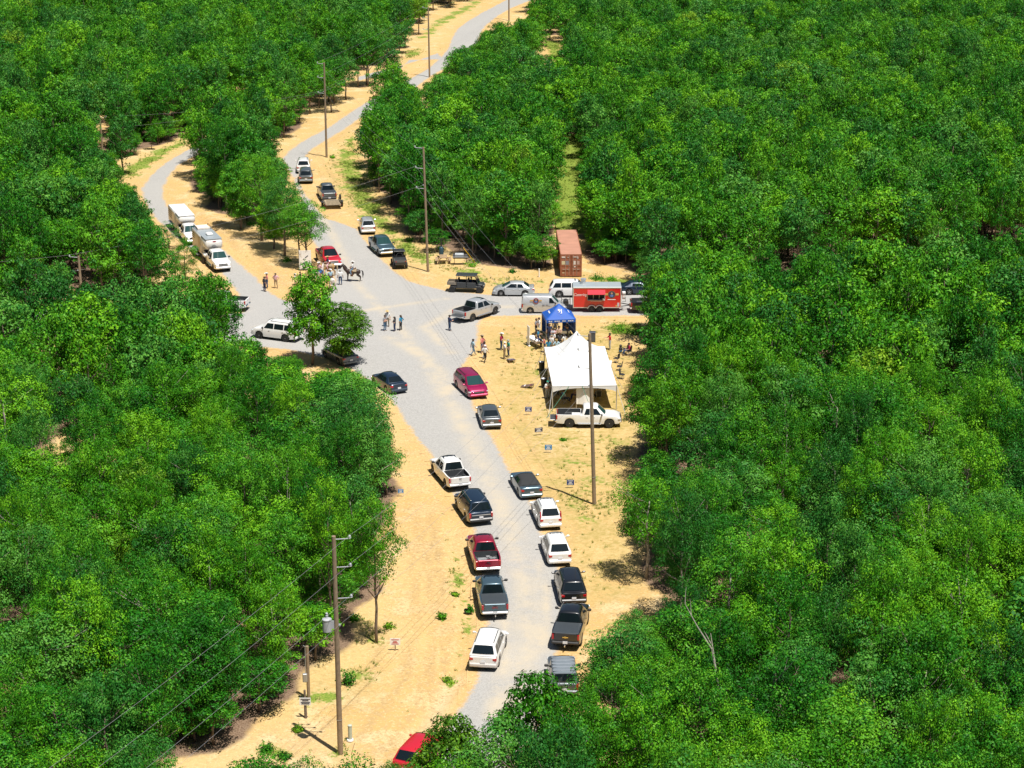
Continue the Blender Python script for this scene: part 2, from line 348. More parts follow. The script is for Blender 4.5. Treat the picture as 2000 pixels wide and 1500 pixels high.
for _ in range(5200):                             # young growth under and between the crowns
    y = random.uniform(95, 330); dep = y * CT + CAMH * ST; x = random.uniform(-1, 1) * 1040 / FPX * dep
    if base_open(x, y) or any(sdist(p, np.array([x]), np.array([y]))[0] < 2.0 for p in roads) or any(inside(p, np.array([x]), np.array([y]))[0] for p in VERGE): continue
    X, Y, q = proj(x, y, 0); rim = False
    for ox, oy in ((0, 40), (0, -60), (70, 0), (-70, 0), (50, 60), (-50, 60)):
        i, j = int((X + ox) // 4), int((Y + oy) // 4)
        if 0 <= i < MW and 0 <= j < MH and MASK[j, i]: rim = True
    if not rim and random.random() < .8: continue
    h = random.uniform(1.8, 4.2); r = random.uniform(.8, 1.7)
    if hidden_share(x, y, h, r) > .05: continue
    trees.append((x, y, h, r, random.choice(['loose', 'broad', 'round']), random.choice(TINTS), ''))
TX = np.array([t[0] for t in trees]); TY = np.array([t[1] for t in trees]); TH = np.array([t[2] for t in trees])

# ------------------------------------------------------------------ ground and roads
def axis(a, b, st, far):
    m = list(np.arange(a, b + 1e-6, st)); k = st; lo = [m[0]]; hi = [m[-1]]
    while hi[-1] < far: k *= 1.35; hi.append(hi[-1] + k)
    k = st
    while lo[-1] > -far: k *= 1.35; lo.append(lo[-1] - k)
    return np.array(lo[:0:-1] + m + hi[1:])
ax, ay = axis(-72, 74, .5, 4000), axis(104, 500, .5, 6000)
GX, GY = np.meshgrid(ax, ay, indexing='ij')
near = (np.abs(GX) < 140) & (GY > 60) & (GY < 560)
RS = np.minimum(np.minimum(sdist(ROAD_MAIN, GX, GY), sdist(ROAD_LEFT, GX, GY)), sdist(ROAD_SPUR, GX, GY))
def nz2(X, Y, sc, seed=0.0):                      # cheap smooth noise on arrays
    r = np.random.default_rng(int(seed * 10) + 3); out = np.zeros(X.shape)
    for k in range(7):
        a = r.uniform(0, 2 * math.pi); f = sc * r.uniform(.6, 1.9); out += np.sin((X * math.cos(a) + Y * math.sin(a)) * f + r.uniform(0, 6.28))
    return out / 4
DITCH = [([(880,1040),(900,1120),(912,1200),(905,1270),(880,1330),(830,1400),(790,1450)], -.28, .8), ([(862,1060),(884,1130),(896,1210),(888,1270)], .22, .8),
         ([(345,402),(385,428),(420,456),(455,490),(500,525)], -.30, .9), ([(362,395),(400,420),(440,450),(480,485)], .35, 1.3),
         ([(545,300),(570,285),(620,255),(680,215)], -.2, .8), ([(700,240),(650,285),(625,310)], .2, 1.2)]
GZ = np.zeros(GX.shape)
for pts, amp, wd in DITCH: GZ += amp * np.exp(-(dist_line(gpoly(pts), GX, GY, False) / wd) ** 2)
GZ += np.where(near, .05 * nz2(GX, GY, .9, 1) + .03 * nz2(GX, GY, 2.6, 2), 0)
GZ *= smooth(RS, .2, 1.4); GZ = np.where(RS < 1.3, np.minimum(GZ, 0.0), GZ)
dens = np.zeros(GX.shape)
for x, y, h, r, *_ in trees:                      # how dense the trunks stand
    i0, i1 = np.searchsorted(ax, (x - 7, x + 7)); j0, j1 = np.searchsorted(ay, (y - 7, y + 7))
    if i1 > i0 and j1 > j0:
        D = np.hypot(GX[i0:i1, j0:j1] - x, GY[i0:i1, j0:j1] - y); dens[i0:i1, j0:j1] += np.exp(-(D / 3.6) ** 2) * min(1, h / 8)
litter = smooth(dens, 1.3, 3.4)
litter = np.where(near, litter, 1.0) * smooth(RS, 1.0, 3.0)
def zone(polys):
    z = np.zeros(GX.shape)
    for pts, amt, fe in polys: z = np.maximum(z, amt * (1 - smooth(sdist(gpoly(pts), GX, GY), -fe, fe)))
    return z
grass = zone([([(690,262),(704,320),(726,372),(770,440),(812,480),(850,512),(800,512),(762,470),(724,440),(690,405),(668,372),(655,340),(652,318),(668,290)], .95, 3.0),
  ([(236,330),(300,297),(368,262),(372,276),(300,318),(245,352)], .95, 2.0), ([(240,330),(268,328),(274,342),(244,350)], .9, 1.5),
  ([(815,78),(850,40),(930,0),(960,-12),(925,15),(900,30),(860,52),(832,74)], 1.0, 3.0), ([(790,100),(826,92),(820,108),(795,114)], .9, 2.0),
  ([(1175,640),(1205,628),(1250,632),(1262,652),(1215,655)], .9, 1.5), ([(1086,456),(1142,456),(1140,262),(1092,262)], 1.5, 1.0),
  ([(1062,78),(1102,82),(1102,122),(1070,115)], 1.0, 2.0), ([(1150,540),(1240,545),(1235,566),(1150,558)], .8, 1.2),
  ([(870,1045),(900,1090),(925,1180),(928,1240),(905,1300),(880,1345),(868,1330),(892,1280),(900,1220),(880,1150)], .62, .8),
  ([(596,1362),(622,1350),(650,1354),(663,1366),(640,1374),(618,1370),(604,1378)], .85, 1.1), ([(1080,1230),(1290,1190),(1300,1215),(1160,1240)], .6, 1.0),
  ([(850,500),(900,520),(1000,540),(1080,548),(1090,556),(960,556),(870,540)], .5, 1.5), ([(1010,640),(1060,690),(1060,760),(1020,700)], .45, 2),
  ([(1110,850),(1230,850),(1225,1000),(1120,1040),(1085,940)], .42, 1.5), ([(640,1440),(690,1455),(680,1482),(640,1478)], .7, .6), ([(500,1452),(580,1462),(580,1480),(505,1476)], .7, .6),
  ([(690,1200),(760,1215),(750,1265),(700,1260)], .55, .7), ([(650,1310),(740,1290),(730,1330),(670,1345)], .5, .8)])
litter *= 1 - .9 * np.clip(grass * 1.3, 0, 1)
straw = zone([([(950,640),(1260,640),(1250,1000),(1240,1160),(1150,1180),(1120,1060),(1040,930),(985,820),(950,720)], 1.0, 1.5), ([(820,520),(1250,540),(1250,570),(960,560),(850,545)], .6, 1.0),
  ([(640,300),(860,500),(800,540),(700,430),(640,360)], .5, 2), ([(560,1180),(740,1180),(740,1350),(560,1400)], .45, 1.5)])
pale = zone([([(1060,770),(1160,790),(1160,860),(1080,900),(1040,850)], .5, 1.5), ([(560,1400),(700,1440),(700,1500),(300,1520)], .3, 2), ([(870,1330),(905,1310),(870,1400),(800,1450)], .8, .6)])
orange = np.exp(-(np.maximum(RS - .3, 0) / 2.2) ** 2) * .9 + zone([([(800,880),(880,1000),(900,1200),(870,1330),(780,1400),(760,1000)], .7, 3), ([(330,400),(590,540),(560,590),(440,470)], .6, 2)])
track = np.zeros(GX.shape)
for pts, wd in (([(1000,1400),(1035,1250),(1020,1120),(985,1000),(930,880),(880,790),(845,720)], .9), ([(1065,1270),(1066,1160),(1050,1100)], .4), ([(960,1400),(985,1300),(985,1200)], .5),
                ([(845,720),(780,640),(700,560),(640,440),(600,370)], .5), ([(880,690),(830,640),(900,600),(1000,600)], .6), ([(500,640),(640,620),(760,600),(870,585)], .5), ([(760,660),(830,700),(880,760)], .7)):
    track += np.exp(-(dist_line(gpoly(pts), GX, GY, False) / wd) ** 2)
track = np.clip(track, 0, 1) * .95
rut = np.zeros(GX.shape)
for pts in ([(770,1490),(850,1380),(880,1240),(862,1120),(840,1000)], [(745,1470),(825,1365),(852,1230),(836,1110),(800,960)], [(700,1440),(790,1330),(815,1200),(800,1060)], [(965,705),(1010,800),(1060,920),(1095,1030),(1135,1140)], [(985,690),(1035,800),(1090,930),(1125,1040)], [(1000,640),(1040,740),(1100,880),(1140,1000)],
            [(700,560),(660,520),(625,470)], [(620,300),(640,330),(700,420),(760,490),(830,540)], [(640,300),(665,340),(725,425),(800,500)], [(460,440),(500,500),(560,560)], [(880,560),(980,556),(1080,556),(1200,566)], [(960,632),(1080,632),(1230,630)], [(560,1470),(640,1420),(720,1330),(760,1200)]):
    rut = np.maximum(rut, np.exp(-(dist_line(gpoly(pts), GX, GY, False) / .34) ** 2) * (.35 + .65 * smooth(nz2(GX, GY, .35, 7), -.5, .6)))
nx, ny = GX.shape
V = np.stack([GX, GY, GZ], -1).reshape(-1, 3); idx = np.arange(nx * ny).reshape(nx, ny)
F = np.stack([idx[:-1, :-1], idx[1:, :-1], idx[1:, 1:], idx[:-1, 1:]], -1).reshape(-1, 4)
me = fastmesh('ground', V, F, [M_GROUND], True)
for nm, a in (('grass', grass * smooth(RS, .3, 1.2)), ('straw', straw), ('pale', pale), ('orange', orange), ('litter', litter), ('rut', rut)): fattr(me, nm, a)
ground = bpy.data.objects.new('ground', me); COL.objects.link(ground)
tag(ground, 'sandy tan ground of the clearing with leaf litter under the trees', kind='structure')
def road_mesh(name, keep, label):
    q = (keep < 1.0); cell = q[:-1, :-1] & q[1:, :-1] & q[1:, 1:] & q[:-1, 1:]
    f = np.stack([idx[:-1, :-1], idx[1:, :-1], idx[1:, 1:], idx[:-1, 1:]], -1)[cell]
    u, inv = np.unique(f, return_inverse=True); v = V[u].copy(); e = RS.ravel()[u]
    v[:, 2] = .012 + .05 * smooth(-e, -.4, 1.6)
    m = fastmesh(name, v, inv.reshape(-1, 4), [M_ROAD], True)
    for nm, a in (('edge', e), ('track', track.ravel()[u]), ('straw', straw.ravel()[u]), ('pale', pale.ravel()[u]), ('orange', orange.ravel()[u]), ('grass', np.zeros(len(u))), ('litter', np.zeros(len(u))), ('rut', rut.ravel()[u])): fattr(m, nm, a)
    o = bpy.data.objects.new(name, m); COL.objects.link(o); return tag(o, label, kind='structure')
road_mesh('road', RS, 'grey gravel road with its junction, side tracks and pale wheel tracks')
def gz(x, y):                                     # ground height at a spot
    i = min(max(int(np.searchsorted(ax, x)) , 0), nx - 1); j = min(max(int(np.searchsorted(ay, y)), 0), ny - 1)
    return float(GZ[i, j]) if RS[i, j] > .8 else .04

# ------------------------------------------------------------------ trees
def make_crown(seed, shape, n_leaf, size):
    r = np.random.default_rng(seed)
    lo, hi, flat = {'broad': (.30, .97, 1.0), 'round': (.36, .97, 1.0), 'slim': (.14, 1.0, .85), 'tall': (.34, .98, .9), 'full': (.16, 1.0, .95), 'loose': (.18, 1.0, .9)}[shape]
    nb = {'broad': 120, 'round': 105, 'slim': 100, 'tall': 90, 'loose': 80, 'full': 150}[shape]
    cs = []; tries = 0
    while len(cs) < nb and tries < 9000:          # clump centres spread through the crown, most of them near its surface
        tries += 1
        d = r.normal(size=3); d /= np.linalg.norm(d); d /= (abs(d) ** 2.6).sum() ** (1 / 2.6); rad = r.uniform(.35, 1.0) ** .6
        p = d * rad
        p = np.array([p[0] * flat, p[1] * flat, (lo + hi) / 2 * 3.0 + p[2] * (hi - lo) / 2 * 3.0 * .93])
        p[2] += .10 * (1 - min(1, (p[0] ** 2 + p[1] ** 2)))
        p[:2] += r.normal(size=2) * .10; p[2] += r.normal() * .08
        if all(np.linalg.norm((p - c) * (1, 1, .9)) > .17 for c in cs): cs.append(p)
    cs = np.array(cs); rb = r.uniform(.11, .21, len(cs)) * r.choice((.8, 1.0, 1.3), len(cs))
    per = r.multinomial(n_leaf, (rb ** 2) / (rb ** 2).sum())
    P = []; Nn = []; K = []; 
    for c, b, k in zip(cs, rb, per):
        d = r.normal(size=(k, 3)); d /= np.linalg.norm(d, axis=1)[:, None]; d[:, 2] = np.where(d[:, 2] < -.3, -d[:, 2] * .6, d[:, 2])
        q = d * (b * r.uniform(.2, 1.0, k) ** .36)[:, None] * np.array([1, 1, .8]) * (1 + .25 * np.sin(d[:, :1] * 7 + d[:, 1:2] * 5))
        P.append(c + q); n = d * 1.0 + r.normal(size=(k, 3)) * .30 + np.array([0, 0, .3]); Nn.append(n / np.linalg.norm(n, axis=1)[:, None]); K.append(np.full(k, r.random()))
    P = np.concatenate(P); Nn = np.concatenate(Nn); K = np.concatenate(K); n = len(P)
    a = np.cross(Nn, r.normal(size=(n, 3))); a /= np.linalg.norm(a, axis=1)[:, None]; b = np.cross(Nn, a)
    s = (size * r.uniform(.6, 1.35, n))[:, None]; wv = r.uniform(.45, .75, n)[:, None]
    # unit crown is 1 wide (radius), 3 tall: leaves are turned back to true shape when scaled
    V = np.stack([P - a * s, P - b * s * wv + Nn * s * .18, P + a * s, P + b * s * wv + Nn * s * .18], 1).reshape(-1, 3)
    lf = np.repeat(r.random(n), 4); kk = np.repeat(K, 4)
    F = np.arange(n * 4).reshape(-1, 4)
    return V, F, kk, lf, cs
def crown_mesh(name, seed, shape, n_leaf, size, rad, ht):
    V, F, kk, lf, cs = make_crown(seed, shape, n_leaf, 1.0)
    c = V.reshape(-1, 4, 3); mid = c.mean(1, keepdims=True); off = (c - mid) * size
    mid = mid * np.array([rad, rad, ht / 3.0]); V = (mid + off).reshape(-1, 3)
    m = fastmesh(name, V, F, [LEAF['deep green']]); fattr(m, 'clump', kk); fattr(m, 'leaf', lf)
    return m, cs * np.array([rad, rad, ht / 3.0])
def trunk_mesh(name, seed, cs, ht, bark=BARK):
    r = random.Random(seed); b = MB()
    top = Vector((r.uniform(-.3, .3), r.uniform(-.3, .3), ht * .74)); pts = [Vector((0, 0, -.2))]
    for k in range(1, 7):
        t = k / 6; pts.append(Vector((top.x * t + r.uniform(-.12, .12), top.y * t + r.uniform(-.12, .12), top.z * t)))
    b.tube(pts, [.19 * (ht / 10) * (1 - .85 * k / 6) + .02 for k in range(7)], 7)
    for c in sorted(cs.tolist(), key=lambda c: r.random())[:14]:
        t = min(.9, max(.28, c[2] / ht - r.uniform(.1, .22))); k = min(.99, t / .74) * 6; i = min(5, int(k)); p = pts[i].lerp(pts[i + 1], k - i)
        e = Vector(c); mid = p.lerp(e, .5) + Vector((0, 0, -.12)); b.tube([p, mid, e], [.07 * (1.1 - t), .045 * (1.1 - t) + .012, .012], 5)
    return b.mesh(name, [bark], True)
VAR = {}                                          # (shape, size class) -> crown and trunk meshes
HT0, RD0 = 10.0, 3.0
sd = 11
for shape, num in (('broad', 3), ('round', 2), ('slim', 2), ('tall', 2), ('loose', 2), ('full', 2)):
    for k in range(num):
        sd += 1
        cm, cs = crown_mesh('crown', sd, shape, {'loose': 6000, 'full': 14000}.get(shape, 12000), {'full': .125}.get(shape, .084), RD0, HT0)
        VAR.setdefault(shape, []).append((cm, trunk_mesh('trunk', sd, cs, HT0), trunk_mesh('trunk', sd + 50, cs, HT0, BARKPALE)))
def where_of(x, y):
    X, Y, s = proj(x, y, 0)
    if Y > 1480 and X > 700: return 'at the near end of the road'
    if X > 1000 and Y < 560: return 'beyond the shipping container'
    if X > 900: return 'right of the parked cars'
    if Y < 470: return 'between the two upper tracks'
    return 'left of the sand verge'
def place_tree(x, y, h, r, shape, tint, label, group, rnd):
    cm, t1, t2 = rnd.choice(VAR[shape])
    root = thing('oak_tree', label, 'tree', (x, y, gz(x, y)), rnd.uniform(0, 6.28), group)
    root.scale = (r / RD0, r / RD0, h / HT0)
    c = bpy.data.objects.new('crown', cm); COL.objects.link(c); c.parent = root
    c.material_slots[0].link = 'OBJECT'; c.material_slots[0].material = LEAF[tint]
    t = bpy.data.objects.new('trunk', t2 if (rnd.random() < .3 or 'pale bare trunk' in label) and 'dark trunk' not in label else t1); COL.objects.link(t); t.parent = root
    return root
rnd = random.Random(5)
rest = list(range(nsp, len(trees)))
def big_in_view(i):                               # trees that show largest: near ones inside the frame
    x, y, h, r = trees[i][:4]; X, Y, s = proj(x, y, h * .95)
    return s * min(1, h / 7) if (-40 < X < 2040 and Y < 1540) else 0
rest.sort(key=big_in_view, reverse=True)
N_SINGLE = 300 - nsp
for i in range(nsp): place_tree(*trees[i][:6], trees[i][6], None, rnd)
for i in rest[:N_SINGLE]:
    x, y, h, r, shape, tint, _ = trees[i]; wo = where_of(x, y); kind = 'low' if h < 7 else 'full grown'
    place_tree(x, y, h, r, shape, tint, f'{kind} {tint} tree in the wood {wo}', f'{kind} {tint} trees {wo}', rnd)
# the wood beyond: one mass of trees
far = rest[N_SINGLE:]
fv = []
for shape, num in (('broad', 3), ('round', 2), ('slim', 1), ('tall', 2)):
    for k in range(num):
        sd += 1; fv.append((shape, crown_mesh('crown', sd, shape, 4200, .15, RD0, HT0)))
tints = list(LEAF)
gob = bpy.data.node_groups.new('wood', 'GeometryNodeTree')
gob.interface.new_socket('Geometry', in_out='INPUT', socket_type='NodeSocketGeometry'); gob.interface.new_socket('Geometry', in_out='OUTPUT', socket_type='NodeSocketGeometry')
gi = gob.nodes.new('NodeGroupInput'); go = gob.nodes.new('NodeGroupOutput'); join = gob.nodes.new('GeometryNodeJoinGeometry')
combos = [(k, t) for k in range(len(fv)) for t in tints]
pts = np.zeros((len(far), 3)); rot = np.zeros(len(far)); sca = np.zeros((len(far), 3)); vi = np.zeros(len(far), np.int32)
for n_, i in enumerate(far):
    x, y, h, r, shape, tint, _ = trees[i]
    ks = [k for k in range(len(fv)) if fv[k][0] == shape] or [0]
    pts[n_] = (x, y, 0); rot[n_] = rnd.uniform(0, 6.28); sca[n_] = (r / RD0, r / RD0, h / HT0); vi[n_] = combos.index((rnd.choice(ks), tint))
me = bpy.data.meshes.new('wood'); me.vertices.add(len(far)); me.vertices.foreach_set('co', pts.astype(np.float32).ravel())
fattr(me, 'turn', rot); a = me.attributes.new('kind_index', 'INT', 'POINT'); a.data.foreach_set('value', vi)
a = me.attributes.new('size', 'FLOAT_VECTOR', 'POINT'); a.data.foreach_set('vector', sca.astype(np.float32).ravel()); me.update()
wood = bpy.data.objects.new('forest', me); COL.objects.link(wood)
tag(wood, 'wooded slopes of dense green crowns stretching away beyond the roads', kind='stuff')
lk = gob.links.new
def named(t, typ):
    n = gob.nodes.new('GeometryNodeInputNamedAttribute'); n.data_type = typ; n.inputs['Name'].default_value = t; return n.outputs['Attribute']
ki = named('kind_index', 'INT'); tn = named('turn', 'FLOAT'); sz = named('size', 'FLOAT_VECTOR')
cx = gob.nodes.new('ShaderNodeCombineXYZ'); lk(tn, cx.inputs[2])
for n_, (k, t) in enumerate(combos):
    cm, cs = fv[k][1]; m = cm.copy(); m.materials.clear(); m.materials.append(LEAF[t]); m.materials.append(BARK)
    tm = trunk_mesh('trunk', 300 + k, cs, HT0); bmm = bmesh.new(); bmm.from_mesh(m); nf = len(bmm.faces); bmm.from_mesh(tm)
    bmm.faces.ensure_lookup_table()
    for f in bmm.faces[nf:]: f.material_index = 1
    bmm.to_mesh(m); bmm.free()
    so = bpy.data.objects.new('forest_tree', m)
    oi = gob.nodes.new('GeometryNodeObjectInfo'); oi.inputs['Object'].default_value = so; oi.inputs['As Instance'].default_value = True
    cmpn = gob.nodes.new('FunctionNodeCompare'); cmpn.data_type = 'INT'; cmpn.operation = 'EQUAL'
    ins = [x for x in cmpn.inputs if x.enabled]; lk(ki, ins[0]); ins[1].default_value = n_
    iop = gob.nodes.new('GeometryNodeInstanceOnPoints'); lk(gi.outputs[0], iop.inputs['Points']); lk(cmpn.outputs[0], iop.inputs['Selection'])
    lk(oi.outputs['Geometry'], iop.inputs['Instance']); lk(cx.outputs[0], iop.inputs['Rotation']); lk(sz, iop.inputs['Scale']); lk(iop.outputs[0], join.inputs[0])
lk(join.outputs[0], go.inputs[0])
md = wood.modifiers.new('wood', 'NODES'); md.node_group = gob
print('TREES', len(trees), 'single', N_SINGLE + nsp, 'far', len(far))

# ------------------------------------------------------------------ grass tufts in the green patches, weeds on the verges
GRASSM = leaf_mat('grass_blade', (.05, .11, .012), (.12, .21, .02), (.34, .36, .08))
gp = []; rg = np.random.default_rng(21)
wgt = (np.clip(grass - .15, 0, 1) * 1.6 + straw * .10 + .006) * smooth(RS, .8, 2.0) * (GY < 420) * near; wgt *= (.25 + 1.5 * smooth(nz2(GX, GY, .5, 5), -.2, .9)) ; fl_ = (wgt * np.gradient(ax)[:, None] * np.gradient(ay)[None, :]).ravel()
pick = rg.choice(len(fl_), 6500, p=fl_ / fl_.sum()); tx_ = GX.ravel()[pick] + rg.uniform(-.25, .25, len(pick)); ty_ = GY.ravel()[pick] + rg.uniform(-.25, .25, len(pick)); tz_ = GZ.ravel()[pick]
nb = 9; n_ = len(pick) * nb; ang = rg.uniform(0, 6.28, n_); cx_ = np.repeat(tx_, nb) + rg.normal(0, .07, n_); cy_ = np.repeat(ty_, nb) + rg.normal(0, .07, n_); cz_ = np.repeat(tz_, nb)
hh = np.repeat(rg.uniform(.08, .26, len(pick)), nb) * rg.uniform(.6, 1.3, n_); ln = rg.uniform(.05, .16, n_); ww = .022
dx, dy = np.cos(ang), np.sin(ang)
Vg = np.stack([np.stack([cx_ - dy * ww, cy_ + dx * ww, cz_ - .02], -1), np.stack([cx_ + dy * ww, cy_ - dx * ww, cz_ - .02], -1), np.stack([cx_ + dx * ln, cy_ + dy * ln, cz_ + hh], -1)], 1).reshape(-1, 3)
me = fastmesh('grass', Vg, np.arange(n_ * 3).reshape(-1, 3), [GRASSM]); fattr(me, 'clump', np.repeat(rg.random(len(pick)), nb * 3)); fattr(me, 'leaf', np.repeat(rg.random(n_), 3))
go_ = bpy.data.objects.new('grass', me); COL.objects.link(go_); tag(go_, 'short green and dry grass tufts scattered over the sandy verges', kind='stuff')
def bush(px, py, r, h, tint, label, nleaf=420, size=.075):
    h *= .8
    rr = np.random.default_rng(int(px * 7 + py)); g_ = at(px, py); d = rr.normal(size=(nleaf, 3)); d /= np.linalg.norm(d, axis=1)[:, None]; d[:, 2] = np.abs(d[:, 2])
    P = d * (rr.uniform(.2, 1, nleaf) ** .5)[:, None] * np.array([r, r, h]) * (1 + .55 * np.sin(d[:, :1] * 6 + py) * np.cos(d[:, 1:2] * 5 + px) + .3 * np.sin(d[:, 2:] * 9 + px)); N = d + rr.normal(size=(nleaf, 3)) * .5; N /= np.linalg.norm(N, axis=1)[:, None]
    a = np.cross(N, rr.normal(size=(nleaf, 3))); a /= np.linalg.norm(a, axis=1)[:, None]; b = np.cross(N, a); s = (size * rr.uniform(.6, 1.3, nleaf))[:, None]
    V = np.stack([P - a * s, P - b * s * .6, P + a * s, P + b * s * .6], 1).reshape(-1, 3)
    m = fastmesh('foliage', V, np.arange(nleaf * 4).reshape(-1, 4), [LEAF[tint]]); fattr(m, 'clump', np.repeat(rr.random(nleaf), 4)); fattr(m, 'leaf', np.repeat(rr.random(nleaf), 4))
    root = thing('shrub', label, 'shrub', (g_.x, g_.y, gz(g_.x, g_.y)), 0, 'shrubs and weeds on the verges')
    o = bpy.data.objects.new('foliage', m); COL.objects.link(o); o.parent = root
    st = MB()
    for k in range(5): an = k * 1.3; st.tube([(0, 0, -.05), (r * .5 * math.cos(an), r * .5 * math.sin(an), h * .6)], .012, 4)
    st.build('stem', BARK, root)
for i, (px, py, r, h, tn, lb) in enumerate((
  (680, 1336, .55, 1.25, 'deep green', 'round dark green bush just right of the transformer pole'), (582, 1428, .42, .5, 'yellowish green', 'small yellowish bush below the notice board'), (521, 1467, .45, .55, 'deep green', 'dark low bush on the sand at the lower left'),
  (555, 1480, .42, .38, 'deep green', 'flat dark weed clump right of the low bush at the lower left'), (693, 1212, .45, .5, 'fresh green', 'leafy bush under the trees left of the bare dark trunk'), (921, 520, .75, .9, 'fresh green', 'bright round bush at the foot of the yellow guy guard'),
  (1168, 546, .9, .8, 'deep green', 'wide dark bush right of the shipping container'), (1195, 548, .7, .7, 'fresh green', 'leafy bush farther right of the shipping container'), (1212, 646, 1.1, .8, 'fresh green', 'broad green weed patch below the red food trailer, left one'), (1240, 652, .9, .7, 'deep green', 'broad green weed patch under the tree edge below the food trailer'),
  (863, 1210, .35, .55, 'fresh green', 'weed in the roadside ditch left of the slate grey pickup'), (888, 1165, .3, .35, 'yellowish green', 'small weed in the ditch level with the slate grey pickup cab'), (872, 1325, .5, .4, 'yellowish green', 'yellow green weed strip in the ditch left of the white SUV'), (918, 1195, .25, .5, 'deep green', 'narrow weed at the ditch edge below the dark bucket'),
  (741, 300, .6, .5, 'fresh green', 'small bush beside the uphill utility pole'), (650, 309, .5, .6, 'fresh green', 'little bush at the foot of the uphill utility pole'), (858, 487, .8, .8, 'fresh green', 'bush behind the upper pole at the wood edge'), (800, 470, .6, .6, 'fresh green', 'low bush at the shaded wood edge above the utility vehicle'),
  (460, 425, .9, .7, 'fresh green', 'low bright brush beneath the pale trunk by the left track'), (490, 440, .9, .7, 'deep green', 'low dark brush downhill of the bright brush by the left track'), (560, 510, .6, .7, 'fresh green', 'bright bush left of the tall white banner'), (1000, 532, .45, .5, 'deep green', 'small bush at the wood edge above the silver sedan'),
  (1100, 860, .35, .2, 'fresh green', 'low green weed below the front of the white pickup'), (1128, 1212, .6, .5, 'fresh green', 'low green weeds beside the black pickup'), (760, 1225, .4, .35, 'yellowish green', 'dry yellow weed right of the bare dark trunk'), (1138, 300, 1.0, .9, 'yellowish green', 'yellowish bush in the grassy corridor uphill of the container'), (1110, 420, 1.0, .8, 'yellowish green', 'yellowish bush right behind the container'))):
    bush(px, py, r, h, tn, lb)

def bare_tree(px, pb, pt, label, seed):
    r_ = random.Random(seed); g_ = at(px, pb); h = height_for(px, pb, pt); root = thing('bare_tree', label, 'tree', (g_.x, g_.y, 0), 0, 'bare grey trees')
    def limb(p, d, ln, rad, lev, mb):
        pts = [p]; q = p; dd = d
        for k in range(4): dd = (dd + Vector((r_.uniform(-.09, .09), r_.uniform(-.09, .09), .03))).normalized(); q = q + dd * ln / 4; pts.append(q)
        mb.tube(pts, [rad, rad * .85, rad * .68, rad * .5, rad * .28], 6)
        if lev:
            for k in range(3 if lev > 1 else 2): i = r_.choice((2, 3, 4)); limb(pts[i], (dd + Vector((r_.uniform(-.7, .7), r_.uniform(-.7, .7), r_.uniform(.1, .6)))).normalized(), ln * .32, rad * .45, lev - 1, mb)
    b = MB(); limb(Vector((0, 0, -.2)), Vector((-.12, 0, 1)).normalized(), h, .13, 2, b); b.build('trunk', BARKPALE, root, True, 60)
    b = MB(); limb(Vector((.15, 0, -.1)), Vector((.10, -.05, 1)).normalized(), h * .8, .09, 2, b); b.build('stem', BARKPALE, root, True, 60)
bare_tree(255, 1492, 1318, 'bare grey two stemmed tree at the edge of the lower left sand', 4)
bare_tree(1452, 1560, 1262, 'dead pale branches poking out of the crowns below the road bend', 8)
bare_tree(1890, 1200, 1030, 'small dead grey top among crowns near the frame edge', 12)
# ------------------------------------------------------------------ vehicles
def paint(name, col, metal=.0): return mat('paint_' + name, col, .32, metal, .8, var=.03, scale=1.5)
P_WHITE = paint('white', (.78, .78, .77)); P_SILVER = paint('silver', (.50, .52, .54), .35); P_GREY = paint('graphite', (.10, .115, .125), .4)
P_BLACK = paint('black', (.010, .012, .016), .1); P_NAVY = paint('dark_blue', (.012, .028, .055), .3); P_STEEL = paint('steel_blue', (.07, .12, .155), .4)
P_RED = paint('red', (.52, .015, .03)); P_DKRED = paint('dark_red', (.30, .008, .035), .25); P_MAG = paint('magenta_red', (.33, .006, .075), .3); P_CATER = paint('trailer_red', (.62, .010, .016))
GLASS = mat('tinted_glass', (.008, .014, .018), .035, 0, 0, .45, var=0)
GLASSG = mat('green_glass', (.02, .06, .06), .035, 0, 0, .45, var=0)
RUBBER = mat('rubber', (.022, .022, .022), .85); RIMM = mat('alloy_rim', (.42, .42, .43), .35, .8); DARKRIM = mat('dark_rim', (.06, .06, .065), .4, .6)
BLKP = mat('black_plastic', (.03, .03, .032), .6); CHROME = mat('chrome', (.72, .73, .75), .12, 1.0, var=.01); TAIL = mat('tail_light', (.42, .008, .012), .15, 0, .6)
LAMP = mat('head_light', (.72, .75, .78), .1, .3, .6); PLATE = mat('plate_white', (.72, .74, .78), .4); LINER = mat('bed_liner', (.045, .05, .055), .8, var=.15, scale=9)
TONNEAU = mat('tonneau_vinyl', (.045, .055, .065), .5, var=.06); CLOTHTOP = mat('soft_top_cloth', (.03, .032, .034), .9); STEELG = mat('galvanised_steel', (.42, .43, .44), .45, .6)
WOODP = mat('deck_wood', (.42, .33, .22), .85, var=.2, scale=4)
_wheel = {}
